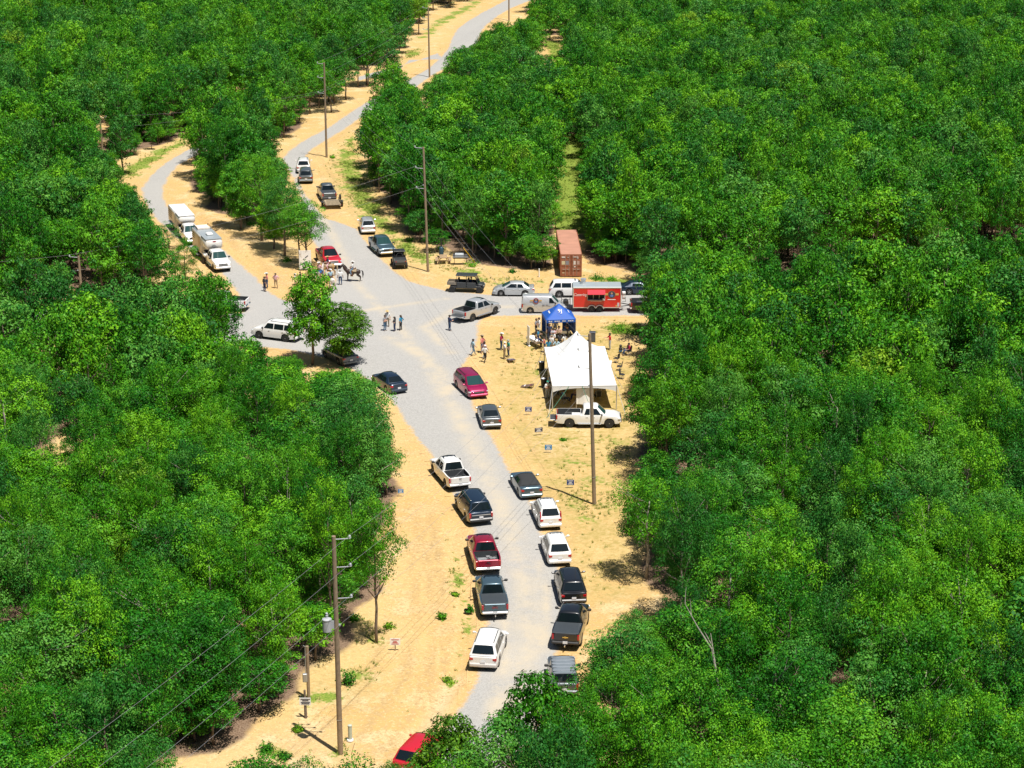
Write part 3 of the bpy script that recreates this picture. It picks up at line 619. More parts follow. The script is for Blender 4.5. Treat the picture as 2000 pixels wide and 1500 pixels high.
def wheel_meshes(Rw, wd, rimcol):
    k = (round(Rw, 2), round(wd, 2), rimcol.name)
    if k not in _wheel:
        M = Matrix.Rotation(math.pi / 2, 4, 'X')
        t = MB().lathe([(Rw * .62, -wd / 2), (Rw * .93, -wd / 2), (Rw, -wd * .36), (Rw, wd * .36), (Rw * .93, wd / 2), (Rw * .62, wd / 2)], 22, 0, M)
        r = MB().lathe([(Rw * .63, -wd * .40), (Rw * .63, wd * .40)], 20, 1, M)
        r.lathe([(Rw * .66, -wd * .47), (Rw * .58, -wd * .47), (Rw * .58, -wd * .40), (Rw * .66, -wd * .40)], 20, 0, M).lathe([(Rw * .66, wd * .40), (Rw * .58, wd * .40), (Rw * .58, wd * .47), (Rw * .66, wd * .47)], 20, 0, M)
        for s in (-1, 1):
            for q in range(5):
                a = 2 * math.pi * q / 5
                r.box((math.sin(a) * Rw * .33, s * wd * .44, math.cos(a) * Rw * .33), (Rw * .15, .03, Rw * .56), 0, Matrix.Rotation(a, 3, 'Y').to_euler())
            r.box((0, s * wd * .45, 0), (Rw * .24, .04, Rw * .24), 0, None, .02)
        _wheel[k] = (t.mesh('tyre', RUBBER, True, 40), r.mesh('rim', [rimcol, BLKP], True, 40))
    return _wheel[k]
def add_wheel(root, x, y, Rw, wd, rim=None, steer=0.0):
    tm, rm = wheel_meshes(Rw, wd, rim or RIMM)
    wq = bpy.data.objects.new('wheel', tm); COL.objects.link(wq); wq.parent = root; wq.location = (x, y, Rw); wq.rotation_euler = (0, random.random() * 0, steer)
    rq = bpy.data.objects.new('rim', rm); COL.objects.link(rq); rq.parent = wq
def lerp(a, b, t): return a + (b - a) * t
def interp(tab, x):
    if x <= tab[0][0]: return tab[0][1]
    for (x0, z0), (x1, z1) in zip(tab, tab[1:]):
        if x <= x1: return lerp(z0, z1, (x - x0) / (x1 - x0 + 1e-9))
    return tab[-1][1]
SPECS = {  # L, W, wheel base, wheel radius, clearance, hood z, belt z, roof z, tail z, glass: windscreen base/top x, roof rear x, rear glass base x ; roof half width factor
 'pickup': dict(L=5.85, W=2.03, WB=3.70, R=.41, g=.40, hood=1.17, nose=1.08, belt=1.24, roof=1.93, tail=1.27, xa=1.46, xb=.55, xc=-.86, xd=-1.06, rw=.72, bed=(-2.86, -1.14), fo=1.02, ah=.17),
 'quadcab': dict(L=5.82, W=2.02, WB=3.57, R=.40, g=.36, hood=1.13, nose=.98, belt=1.18, roof=1.88, tail=1.20, xa=1.45, xb=.70, xc=-.40, xd=-.60, rw=.72, bed=(-2.84, -.72), fo=1.05, ah=.15),
 'dually': dict(L=6.3, W=2.03, WB=4.05, R=.41, g=.42, hood=1.24, nose=1.12, belt=1.30, roof=1.98, tail=1.32, xa=1.55, xb=.90, xc=-.72, xd=-.92, rw=.73, bed=(-3.08, -1.02), fo=1.05, ah=.17),
 'suv': dict(L=5.25, W=2.05, WB=3.06, R=.40, g=.34, hood=1.16, nose=1.02, belt=1.22, roof=1.93, tail=1.20, xa=1.38, xb=.66, xc=-2.22, xd=-2.52, rw=.75, bed=None, fo=1.02, ah=.13),
 'midsuv': dict(L=4.98, W=1.98, WB=2.95, R=.38, g=.28, hood=1.07, nose=.92, belt=1.14, roof=1.78, tail=1.13, xa=1.34, xb=.52, xc=-1.98, xd=-2.40, rw=.74, bed=None, fo=.98, ah=.12),
 'crossover': dict(L=4.62, W=1.86, WB=2.70, R=.36, g=.25, hood=1.02, nose=.86, belt=1.08, roof=1.66, tail=1.10, xa=1.22, xb=.42, xc=-1.66, xd=-2.18, rw=.72, bed=None, fo=.95, ah=.10),
 'sedan': dict(L=4.85, W=1.85, WB=2.80, R=.34, g=.20, hood=.93, nose=.74, belt=.97, roof=1.45, tail=1.06, xa=1.10, xb=.30, xc=-1.05, xd=-1.78, rw=.70, bed=None, fo=.95, ah=.08),
 'compact': dict(L=4.54, W=1.82, WB=2.65, R=.33, g=.19, hood=.94, nose=.74, belt=.98, roof=1.47, tail=1.06, xa=1.20, xb=.22, xc=-1.0, xd=-1.75, rw=.70, bed=None, fo=.92, ah=.08),
 'coupe': dict(L=4.78, W=1.92, WB=2.72, R=.35, g=.18, hood=.93, nose=.74, belt=.98, roof=1.38, tail=1.05, xa=.78, xb=.02, xc=-1.0, xd=-1.78, rw=.68, bed=None, fo=.95, ah=.08),
 'minivan': dict(L=5.17, W=1.99, WB=3.06, R=.36, g=.21, hood=1.05, nose=.84, belt=1.10, roof=1.74, tail=1.10, xa=1.72, xb=.62, xc=-2.10, xd=-2.45, rw=.74, bed=None, fo=.98, ah=.10),
 'van': dict(L=4.73, W=1.75, WB=2.93, R=.32, g=.19, hood=1.08, nose=.86, belt=1.12, roof=1.87, tail=1.12, xa=1.52, xb=.78, xc=-2.22, xd=-2.34, rw=.84, bed=None, fo=.90, ah=.08),
 'jeep': dict(L=4.55, W=1.88, WB=2.95, R=.41, g=.40, hood=1.20, nose=1.14, belt=1.22, roof=1.86, tail=1.22, xa=.62, xb=.40, xc=-2.0, xd=-2.12, rw=.82, bed=None, fo=.65, ah=.18),
}
def make_vehicle(kind, name, label, cat, pos, ang, pm, group=None, rim=None, sunroof=None, rails=None, cover=None, tailgate='up', chrome=True, top=None, lower=None, glass=GLASS, wind=None, sides='full', steer=0.0, wheelless=False, emblem=None, cargo=None, bar=False, hitch=False, plate=True, dual=False):
    P = SPECS[kind]; L, W, R_ = P['L'], P['W'], P['R']; hw = W / 2; xf = L / 2 - P['fo']; xr = xf - P['WB']
    root = thing(name, label, cat, (pos[0], pos[1], .035), R(ang), group)
    lower = lower or pm; bed = P['bed']
    xs = set(np.linspace(-L / 2, L / 2, 34).round(3).tolist()) | {P['xa'], P['xd']} | {L / 2 - .03, -L / 2 + .03, L / 2 - .12, -L / 2 + .12}
    for xc in (xf, xr):
        for t in np.linspace(-1, 1, 15): xs.add(round(xc + t * (R_ + .10), 3))
    if bed: xs |= {bed[0], bed[0] + .002, bed[1], bed[1] - .002}
    xs = sorted(x for x in xs if -L / 2 <= x <= L / 2)
    zt = [(-L / 2, P['tail'] - .14), (-L / 2 + .05, P['tail'] - .03), (-L / 2 + .16, P['tail']), (P['xd'] if not bed else bed[1], P['belt'] if not bed else P['tail']), (P['xa'], P['belt'] - .01), (P['xa'] + .12, P['hood'] + .02), (L / 2 - .55, P['hood'] - .03), (L / 2 - .22, P['nose'] + .02), (L / 2 - .06, P['nose'] - .10), (L / 2, P['nose'] - .26)]
    b = MB(); rings = []
    for x in xs:
        z = interp(zt, x); e = max(0, (abs(x) - (L / 2 - .75)) / .75); w_ = hw * (1 - (.16 if x > 0 else .09) * e ** 2.2)
        gb = P['g'] + (.10 * e if kind in ('pickup', 'suv', 'jeep') else .04 * e)
        za = gb
        for xc in (xf, xr):
            q = (R_ + .085) ** 2 - (x - xc) ** 2
            if q > 0: za = max(za, R_ + math.sqrt(q))
        sh = min(.20, z * .18)
        inb = bed and bed[0] + .001 <= x <= bed[1] - .001
        zs = z - sh; zm = max(lerp(za, zs, .45), za)
        if inb: pts = [(0, P['tail'] - .53), (w_ * .87, P['tail'] - .53), (w_ * .88, z), (w_ * .975, z - .01)]
        else: pts = [(0, z + .03), (w_ * .55, z + .022), (w_ * .86, z), (w_ * .955, z - .045)]
        pts += [(w_, max(zs, za + .01)), (w_ * 1.0, zm), (w_ * .975, za), (w_ - .27, za), (w_ - .27, gb), (0, gb)]
        rings.append([(x, y, zz) for y, zz in pts] + [(x, -y, zz) for y, zz in reversed(pts[1:-1])])
    n = len(rings[0]); np_ = 10
    for r_ in rings: b.v += r_
    for i in range(len(rings) - 1):
        inb = bed and bed[0] - .01 <= rings[i][0][0] and rings[i + 1][0][0] <= bed[1] + .01
        for k in range(n):
            l = (k + 1) % n; kk = k if k < np_ - 1 else n - 1 - k
            mi = 1 if kk >= 6 else (2 if kk == 5 and lower is not pm else 0)
            if inb and kk < 2: mi = 3
            b.f.append((i * n + k, (i + 1) * n + k, (i + 1) * n + l, i * n + l)); b.m.append(mi)
    b.f.append(tuple(reversed(range(n)))) ; b.m.append(0)
    e = (len(rings) - 1) * n; b.f.append(tuple(range(e, e + n))); b.m.append(0)
    b.f = [tuple(reversed(f)) for f in b.f]
    b.build('body', [pm, BLKP, lower, LINER], root, True, 38)
    # cabin shell
    xa, xb, xc, xd, zb, zr = P['xa'], P['xb'], P['xc'], P['xd'], P['belt'] - .02, P['roof']
    wb, wr = hw * .955, hw * P['rw']
    if bed: wb = hw * .95
    def section(x, zl, bul):
        wl = lerp(wb, wr, max(0, min(1, (zl - zb) / (zr - zb))))
        cr = .05 * (zl - zb) / (zr - zb)
        return [(x + bul, 0, zl + cr), (x + bul * .75, wl * .5, zl + cr * .8), (x + bul * .25, wl * .86, zl), (x, wl * .97, zl - .05 * (zl > zb)), (x, wb, zb - .03)]
    st = [(xa, zb, .14), (lerp(xa, xb, .5), lerp(zb, zr, .53), .13), (lerp(xa, xb, .9), lerp(zb, zr, .93), .11), (xb - .06, zr, .08), (xb - .35, zr + .015, .03), ((xb + xc) / 2, zr + .02, 0), (xc + .3, zr + .005, 0), (xc, zr - .02, -.03), (lerp(xc, xd, .12), lerp(zr, zb, .10), -.05), (lerp(xc, xd, .55), lerp(zr, zb, .52), -.07), (xd, zb, -.07)]
    c = MB(); sec = [section(*q) for q in st]; nn = 9
    for sct in sec: c.v += list(reversed(sct)) + [(p[0], -p[1], p[2]) for p in sct[1:]]
    for i in range(len(sec) - 1):
        for k in range(nn - 1): c.f.append((i * nn + k, i * nn + k + 1, (i + 1) * nn + k + 1, (i + 1) * nn + k)); c.m.append(0)
    c.build('roof', top or pm, root, True, 50)
    def panel(nm, fn, m, nu=6, nv=3, flip=False): return MB().grid(fn, nu, nv, 0, flip).build(nm, m, root, True, 60)
    def glazing(x0, x1, bul, sgn, lo, hi, wk):
        def fn(u, v):
            v = lerp(lo, hi, v); y = (u * 2 - 1) * wk; zl = lerp(zb, zr, v); wl = lerp(wb, wr, v) - .03
            cr = .05 * v * (1 - y * y) ; return (lerp(x0, x1, v) + bul * (1 - y * y) + sgn * .028, y * wl, zl + cr + .020)
        return fn
    panel('windshield', glazing(xa, xb, .125, 1, .10, .95, .90), wind or glass)
    if sides != 'cargo': panel('rear_window', glazing(xd, xc, -.075, -1, .18 if not bed else .12, .88, .84), CLOTHTOP if kind == 'coupe' and top else glass, flip=True)
    def side(x0b, x1b, x0t, x1t, v0=.10, v1=.84):
        for sy in (1, -1):
            def fn(u, v):
                t = lerp(v0, v1, v); x = lerp(lerp(x0b, x1b, u), lerp(x0t, x1t, u), v); z = lerp(zb - .03, zr - .05, t); y = lerp(wb, wr * .97, t)
                return (x, sy * (y + .014), z + .004)
            panel('side_window', fn, glass, 1, 1, flip=sy < 0)
    fx = lambda v: lerp(xa, xb, v); rx = lambda v: lerp(xd, xc, v)
    f0, f1 = fx(.12) - .26, fx(.86) - .10
    if kind in ('pickup', 'dually'):
        m = lerp(xd, xa, .46); side(m + .05, f0, m + .05, f1); side(xd + .18, m - .05, xc + .16, m - .05)
    elif kind == 'quadcab':
        m = lerp(xd, xa, .36); side(m + .04, f0, m + .04, f1); side(xd + .20, m - .04, xc + .18, m - .04)
    elif sides == 'cargo':
        side(fx(0) - .95, f0 + .05, fx(0) - .95, f1)
    elif kind in ('sedan', 'compact'):
        m = lerp(xc, xb, .48); side(m + .04, f0, m + .04, f1, .12, .88); side(rx(.12) + .52, m - .04, rx(.86) + .14, m - .04, .12, .88)
    elif kind == 'coupe':
        side(rx(.12) + .75, f0, rx(.86) + .2, f1, .12, .85)
    else:
        a0, a1 = rx(.12) + .20, rx(.86) + .16; m1 = lerp(xd, xa, .62); m2 = lerp(xd, xa, .32)
        side(m1 + .04, f0, m1 + .04, f1); side(m2 + .04, m1 - .04, m2 + .04, m1 - .04); side(a0, m2 - .04, a1, m2 - .04)
    # wheels
    wd = .27 if kind in ('pickup', 'dually', 'suv', 'jeep', 'quadcab') else .23
    for sy in (1, -1):
        add_wheel(root, xf, sy * (hw - wd / 2 - .02), R_, wd, rim, steer)
        add_wheel(root, xr, sy * (hw - wd / 2 - .02 + (.16 if dual else 0)), R_, wd + (.12 if dual else 0), rim)
    if dual:
        for sy in (1, -1): MB().box((xr, sy * (hw + .08), P['tail'] - .28), (1.25, .24, .42), 0, None, .12).build('rear_fender', pm, root, True, 60)
    # lights, bumpers, plates, mirrors
    zh = P['nose'] - .16; ztl = P['tail'] - .24; tall = kind in ('pickup', 'quadcab', 'dually', 'suv', 'jeep', 'van')
    for sy in (1, -1):
        MB().box((L / 2 - .20, sy * (hw * .80), zh), (.30, .34, .16 if tall else .12), 0, Matrix.Rotation(-sy * .30, 3, 'Z').to_euler(), .04).build('headlight', LAMP, root, True)
        h_ = .40 if tall else .20; wl = .16 if tall else .40
        MB().box((-L / 2 + (.07 if tall else .12), sy * (hw * .915 - wl / 2 + .02), ztl - (.02 if tall else 0)), (.18 if tall else .26, wl, h_), 0, Matrix.Rotation(sy * (.05 if tall else .16), 3, 'Z').to_euler(), .03).build('taillight', TAIL, root, True)
        mr = MB().box((xa - .28, sy * (hw + .14), P['belt'] + .08), (.14, .24, .19 if tall else .15), 0, None, .05); mr.box((xa - .26, sy * (hw + .02), P['belt'] + .03), (.08, .14, .06), 0)
        mr.build('mirror', BLKP if tall else pm, root, True)
        dh = MB()
        for xx in ((xb + .0, lerp(xb, xc, .55)) if kind != 'coupe' else (xb - .3,)): dh.box((xx - .25, sy * (hw * 1.0), P['belt'] - .19), (.20, .05, .035), 0, None, .01)
        dh.build('door_handle', pm if not chrome else CHROME, root)
    gz_ = P['nose'] - .24; gr = MB().box((L / 2 - .05, 0, gz_), (.14, hw * 1.02, .34 if tall else .20), 0, None, .04)
    if chrome:
        for q in (-.08, .04): gr.box((L / 2 + .015, 0, gz_ + q), (.03, hw * 1.0, .05), 1)
    gr.build('grille', [BLKP, CHROME], root)
    fbm = CHROME if (chrome and bed) else (lower if lower is not pm else pm)
    MB().box((L / 2 - .10, 0, P['g'] + .16), (.34, W * .90, .26), 0, None, .08).build('front_bumper', fbm, root, True)
    rb = MB().box((-L / 2 + (.02 if bed else .07), 0, P['g'] + .20), (.26 if bed else .30, W * .93, .22 if bed else .28), 0, None, .07)
    rb.build('rear_bumper', (CHROME if chrome else BLKP) if bed else lower, root, True)
    if plate: MB().box((-L / 2 - .045 if not bed else -L / 2 - .13, 0, (P['g'] + .26) if bed else P['tail'] - .42), (.03, .32, .17), 0).build('license_plate', PLATE, root)
    if bed:
        if tailgate == 'up':
            tg = MB().box((-L / 2 + .0, 0, P['tail'] - .27), (.09, W * .74, .54), 0, None, .03); tg.box((-L / 2 - .05, 0, P['tail'] - .14), (.02, .22, .06), 1)
        else:
            tg = MB().box((-L / 2 - .27, 0, P['tail'] - .56), (.56, W * .74, .08), 0, None, .02); tg.box((-L / 2 - .27, 0, P['tail'] - .51), (.50, W * .70, .03), 1)
        to = tg.build('tailgate', [pm, BLKP if tailgate == 'up' else LINER], root)
        if emblem: emblem(to, -L / 2 - .05, P['tail'] - .27)
        MB().box((xc + .02, 0, zr - .0), (.06, .42, .05), 0).build('brake_light', TAIL, root)
        if cover: MB().box(((bed[0] + bed[1]) / 2 - .04, 0, P['tail'] + .02), (bed[1] - bed[0] + .10, W * .88, .05), 0, None, .02).build('tonneau_cover', cover, root)
        else:
            for sy in (1, -1): MB().box((xr, sy * hw * .74, P['tail'] - .42), (.95, .24, .26), 0, None, .10).build('wheel_housing', LINER, root, True)
    else:
        if emblem: emblem(root, -L / 2 - .05, P['tail'] - .22)
    if tall or kind in ('midsuv', 'crossover', 'minivan'):
        if rails:
            for sy in (1, -1): MB().box(((xb + xc) / 2, sy * wr * .86, zr + .055), (abs(xc - xb) * .82, .05, .05), 0, None, .015).build('roof_rail', rails, root)
    if sunroof:
        x0, x1, wk = sunroof; MB().grid(lambda u, v: (lerp(x0, x1, u), (v * 2 - 1) * wk, zr + .062 - .05 * ((v * 2 - 1) * wk / wr) ** 2), 1, 6).build('sunroof', GLASS, root, True)
    if bar and bed:
        for sy in (1, -1): MB().box(((xf + xr) / 2, sy * (hw + .04), P['g'] + .02), (2.1, .16, .06), 0, None, .02).build('side_step', CHROME, root)
    if hitch:
        h_ = MB().box((-L / 2 - .22, 0, .46), (.28, .07, .07)); h_.ball((-L / 2 - .33, 0, .54), .05, 8); h_.build('hitch', CHROME, root)
    if cargo: cargo(root, P)
    return root
def spot(px, py, ang, L, anchor):                  # traced bumper position -> middle of the vehicle
    g_ = at(px, py); d = Vector((math.cos(R(ang)), math.sin(R(ang)), 0)) * L / 2
    return g_ + d * {'rear': 1, 'front': -1, 'mid': 0}[anchor]
def V_(kind, px, py, anchor, ang, name, label, cat, pm, **k):
    return make_vehicle(kind, name, label, cat, spot(px, py, ang, SPECS[kind]['L'], anchor), ang, pm, **k)
FONT = None
def letters(txt, parent, loc, size, m, rot=(math.pi / 2, 0, 0), name='lettering', shear=0, depth=.004, align='CENTER', sx=1.0):
    cu = bpy.data.curves.new(name, 'FONT'); cu.body = txt; cu.size = size; cu.align_x = align; cu.align_y = 'CENTER'; cu.extrude = depth; cu.shear = shear; cu.materials.append(m)
    o = bpy.data.objects.new(name, cu); COL.objects.link(o)
    me = bpy.data.meshes.new_from_object(o); COL.objects.unlink(o); o = bpy.data.objects.new(name, me); COL.objects.link(o)
    o.parent = parent; o.location = loc; o.rotation_euler = rot; o.scale = (sx, 1, 1); return o
W_PRINT = mat('white_print', (.82, .82, .82), .5, var=.01); D_PRINT = mat('dark_print', (.05, .06, .09), .5, var=.01); G_PRINT = mat('gold', (.62, .42, .10), .35, .6)
EMB = lambda t, m=CHROME, s=.2: (lambda par, x, z: letters(t, par, (x - .012, 0, z), s, m, (math.pi / 2, 0, -math.pi / 2)))
def bowtie(par, x, z):
    b = MB(); b.box((x - .02, 0, z), (.02, .40, .07), 0, None, .01); b.box((x - .02, 0, z), (.022, .15, .13), 0, None, .01); b.build('emblem', G_PRINT, par)
GP = 'vehicles parked along the lower gravel road'; GJ = 'vehicles around the gravel junction'; GU = 'vehicles parked along the upper gravel road'
# --- lower road, left side
V_('midsuv', 943, 1313, 'rear', 82, 'suv', 'white SUV with black roof rails, last in the left row before the leafy bottom', 'suv', P_WHITE, group=GP, rails=BLKP, chrome=False, steer=-.1, lower=mat('champagne_trim', (.55, .52, .5), .4))
def junk(root, P):
    r = random.Random(3)
    b = MB()
    for k in range(16): b.box((r.uniform(-2.6, -1.4), r.uniform(-.7, .7), P['tail'] - .46 + r.uniform(0, .12)), (r.uniform(.1, .5), r.uniform(.05, .3), r.uniform(.05, .2)), r.choice((0, 1, 1, 2)), Matrix.Rotation(r.uniform(0, 3), 3, 'Z').to_euler())
    o = b.build('tool_pile', [mat('grey_gear', (.25, .25, .26), .6), STEELG, BLKP]); o.matrix_world = root.matrix_basis.copy(); tag(o, 'loose grey gear lying in the open bed of the dark red pickup', 'gear')
    b = MB().box((-2.0, 0, P['tail'] - .505), (1.66, 1.62, .03), 0); b.build('bed_mat', mat('bed_mat_grey', (.24, .25, .26), .7, var=.2, scale=5), root)
V_('pickup', 967, 1213, 'rear', 95.5, 'pickup_truck', 'slate grey pickup with a covered bed parked close behind the dark red pickup', 'pickup', P_STEEL, group=GP, cover=TONNEAU, hitch=True, emblem=EMB('GMC', TAIL), sunroof=(.1, .62, .55))
V_('pickup', 954, 1126, 'rear', 97.5, 'pickup_truck', 'dark red pickup with grey gear loose in its open bed', 'pickup', P_DKRED, group=GP, emblem=EMB('GMC'), cargo=junk, sunroof=(.1, .55, .5))
V_('suv', 940, 1029, 'rear', 105, 'suv', 'large black SUV with chrome strips across its rear, left side of the lower road', 'suv', P_NAVY, group=GP, rails=CHROME, sunroof=(-.7, .3, .55), cargo=lambda root, P: MB().box((-P['L'] / 2 - .03, 0, .98), (.06, 1.5, .06)).box((-P['L'] / 2 - .03, 0, .62), (.07, 1.7, .05)).build('trim_strip', CHROME, root), lower=P_BLACK)
V_('pickup', 899, 961, 'rear', 108, 'pickup_truck', 'white crew cab pickup with dark sunroof and empty bed, left roadside below the junction', 'pickup', P_WHITE, group=GP, sunroof=(-.15, .55, .55), emblem=EMB('F150', P_SILVER, .12), chrome=True)
V_('sedan', 780, 771, 'rear', 117, 'sedan_car', 'dark blue sedan nosed onto the sand at the left edge of the junction', 'sedan', P_NAVY, group=GJ, chrome=False)
# --- lower road, right side
V_('jeep', 1103, 1370, 'rear', 92, 'off_road_car', 'off road car with a ribbed grey soft top half under the nearest branches', 'off-roader', P_GREY, group=GP, top=mat('grey_soft_top', (.16, .19, .22), .7), chrome=False, cargo=lambda root, P: [MB().box((x, 0, 1.915), (.10, 1.5, .06), 0, None, .02).build('roof_rib', mat('grey_soft_top_rib', (.22, .25, .29), .7), root) for x in (.25, -.25, -.75, -1.25, -1.75)] and None)
V_('pickup', 1104, 1272, 'rear', 81, 'pickup_truck', 'black pickup with a black vinyl bed cover turned out from the right row', 'pickup', P_BLACK, group=GP, cover=TONNEAU, emblem=bowtie, chrome=False, hitch=True)
V_('midsuv', 1121, 1187, 'rear', 95, 'suv', 'black SUV with a shiny blue reflecting roof in front of the black pickup', 'suv', P_BLACK, group=GP, rails=P_BLACK, emblem=EMB('TELLURIDE', CHROME, .10), sunroof=(-.9, .3, .55))
V_('crossover', 1094, 1108, 'rear', 97, 'suv', 'white crossover with narrow swept tail lights, second white one of the right row', 'crossover', P_WHITE, group=GP, rails=None, sunroof=(.05, .35, .45), chrome=False)
V_('crossover', 1076, 1037, 'rear', 98.5, 'suv', 'white crossover with tall red tail lights and roof rails behind the dark convertible', 'crossover', P_WHITE, group=GP, rails=P_SILVER, sunroof=(.05, .35, .45), cargo=lambda root, P: [MB().box((-2.2 + .04, s * .80, 1.28), (.12, .09, .5), 0, Matrix.Rotation(.45, 3, 'Y').to_euler(), .02).build('taillight', TAIL, root) for s in (-1, 1)] and None)
V_('coupe', 1039, 977, 'rear', 101.5, 'convertible_car', 'dark blue grey convertible with its black soft top up', 'convertible', P_STEEL, group=GP, top=CLOTHTOP, chrome=False)
V_('sedan', 961, 840, 'rear', 96.5, 'sedan_car', 'dark grey sedan parked behind the magenta minivan', 'sedan', P_GREY, group=GP, sunroof=None)
V_('minivan', 936, 780, 'front', -71, 'minivan', 'magenta red minivan facing downhill at the mouth of the lower road', 'minivan', P_MAG, group=GP, glass=GLASS, wind=GLASSG, rails=BLKP, sunroof=(-.35, .2, .5), chrome=False)
# --- junction
def spare(root, P): MB().lathe([(.0, 0), (.34, .02), (.36, .12), (.2, .14)], 18, 0, Matrix.Translation((-1.9, .1, P['tail'] - .53))).build('spare_tyre', RUBBER, root, True)
V_('pickup', 896, 630, 'rear', 50, 'pickup_truck', 'silver pickup with its tailgate down beside a person in navy at the junction', 'pickup', P_SILVER, group=GJ, tailgate='down', sunroof=(-.1, .6, .55), cargo=spare, bar=True)
V_('suv', 586, 667, 'rear', 156, 'suv', 'long white SUV with a dark sunroof behind the taller tree at the junction', 'suv', P_WHITE, group=GJ, rails=P_SILVER, sunroof=(-.6, .45, .55))
V_('pickup', 484, 606, 'rear', 171, 'pickup_truck', 'white pickup with only its tail showing past the trees at the left track', 'pickup', P_WHITE, group=GJ)
V_('sedan', 664, 704, 'mid', 122, 'sedan_car', 'dark car screened by the short rounded tree at the junction', 'sedan', P_GREY, group=GJ)
# --- upper road
V_('pickup', 758, 503, 'front', -72, 'pickup_truck', 'blue grey pickup facing downhill with chrome grille behind the small utility vehicle', 'pickup', P_STEEL, group=GU, bar=True, wind=GLASSG)
V_('crossover', 720, 459, 'rear', 98, 'suv', 'silver crossover with bright red tail lights on the grass beside the upper road', 'crossover', P_SILVER, group=GU, rails=None)
V_('pickup', 644, 396, 'rear', 102, 'pickup_truck', 'dark grey pickup hitched to the wooden deck utility trailer', 'pickup', P_GREY, group=GU, cover=TONNEAU, chrome=False)
V_('midsuv', 598, 360, 'rear', 96, 'suv', 'dark grey SUV right behind the white SUV on the upper road', 'suv', P_GREY, group=GU, sunroof=(-.9, .3, .5))
V_('midsuv', 593, 340, 'rear', 95, 'suv', 'white SUV topmost of the cars parked on the upper road', 'suv', P_WHITE, group=GU, rails=CHROME, sunroof=(-1.2, .3, .55))
V_('pickup', 653, 527, 'front', -72, 'pickup_truck', 'bright red pickup facing the riders by the banner', 'pickup', P_RED, group=GU)
# --- right branch
V_('compact', 1043, 576, 'rear', 178, 'sedan_car', 'silver compact sedan between the dark utility vehicle and a white SUV', 'sedan', P_SILVER, group=GJ, wind=GLASSG, chrome=False)
V_('midsuv', 1073, 578, 'rear', 1, 'suv', 'white SUV with a dark sunroof in front of the rusty container', 'suv', P_WHITE, group=GJ, sunroof=(-.4, .4, .5), rails=None)
V_('coupe', 1208, 573, 'rear', 2, 'coupe_car', 'dark blue coupe behind the red food trailer, half under leaves', 'coupe', P_NAVY, group=GJ, chrome=False)
V_('pickup', 1231, 609, 'rear', 1, 'pickup_truck', 'dark pickup towing the red food trailer, mostly under leaves', 'pickup', P_BLACK, group=GJ)
def cooler(root, P):
    b = MB().box((0, 0, .2), (.75, .5, .36), 0, None, .03).box((0, 0, .40), (.80, .54, .05), 1, None, .02)
    o = b.build('cooler_box', [mat('cooler_blue', (.03, .06, .35), .5), mat('cooler_lid', (.8, .8, .8), .5)]); o.matrix_world = root.matrix_basis @ Matrix.Translation((-1.1, -.2, P['tail'] - .53)); tag(o, 'blue cooler with a white lid in the bed of the white pickup by the tent', 'cooler')
V_('quadcab', 1086, 829, 'rear', -1, 'pickup_truck', 'white pickup side on at the open front of the white tent, tailgate down', 'pickup', P_WHITE, tailgate='down', cargo=cooler, bar=True, wind=GLASSG, emblem=None)
# --- cars under the near trees
V_('crossover', 822, 1490, 'mid', 68, 'suv', 'red car with its roof and rear window showing above the bottom tree', 'car', P_RED, group=GP)
V_('crossover', 790, 1590, 'mid', 72, 'suv', 'red car with a blue glinting windscreen under the bottom tree', 'car', P_DKRED, group=GP, wind=GLASSG)
V_('sedan', 1078, 1470, 'mid', 88, 'sedan_car', 'white car glimpsed through the nearest branches beside the road', 'car', P_WHITE, group=GP)
# --- cargo van
def van_extra(root, P):
    y = -P['W'] / 2 - .012
    b = MB().lathe([(.30, 0), (.30, .012)], 24, 1, Matrix.Translation((-.85, y + .03, 1.42)) @ Matrix.Rotation(math.pi / 2 - .12, 4, 'X')).lathe([(.26, .012), (.26, .02)], 24, 0, Matrix.Translation((-.85, y + .03, 1.42)) @ Matrix.Rotation(math.pi / 2 - .12, 4, 'X'))
    b.build('badge', [D_PRINT, mat('badge_red', (.5, .03, .02), .5)], root, True)
    f = MB().ball((-.85, y + .005, 1.50), (.08, .03, .10), 8, 0).ball((-.85, y - .0, 1.30), (.16, .03, .11), 8, 1); f.build('portrait', [mat('skin_print', (.55, .32, .2), .6), mat('shirt_print', (.12, .2, .5), .6)], root, True)
    for s in (-1, 1): MB().box((-.85 + s * .46, y + .035, 1.44), (.34, .02, .12), 0).build('banner_strip', G_PRINT, root)
    letters('501.932.', root, (.25, y - .012, .93), .26, D_PRINT, name='phone_number')
V_('van', 1019, 609, 'rear', 0, 'cargo_van', 'silver cargo van with a round portrait badge and phone number on its side', 'van', P_SILVER, group=GJ, sides='cargo', chrome=False, cargo=van_extra, wind=GLASSG)
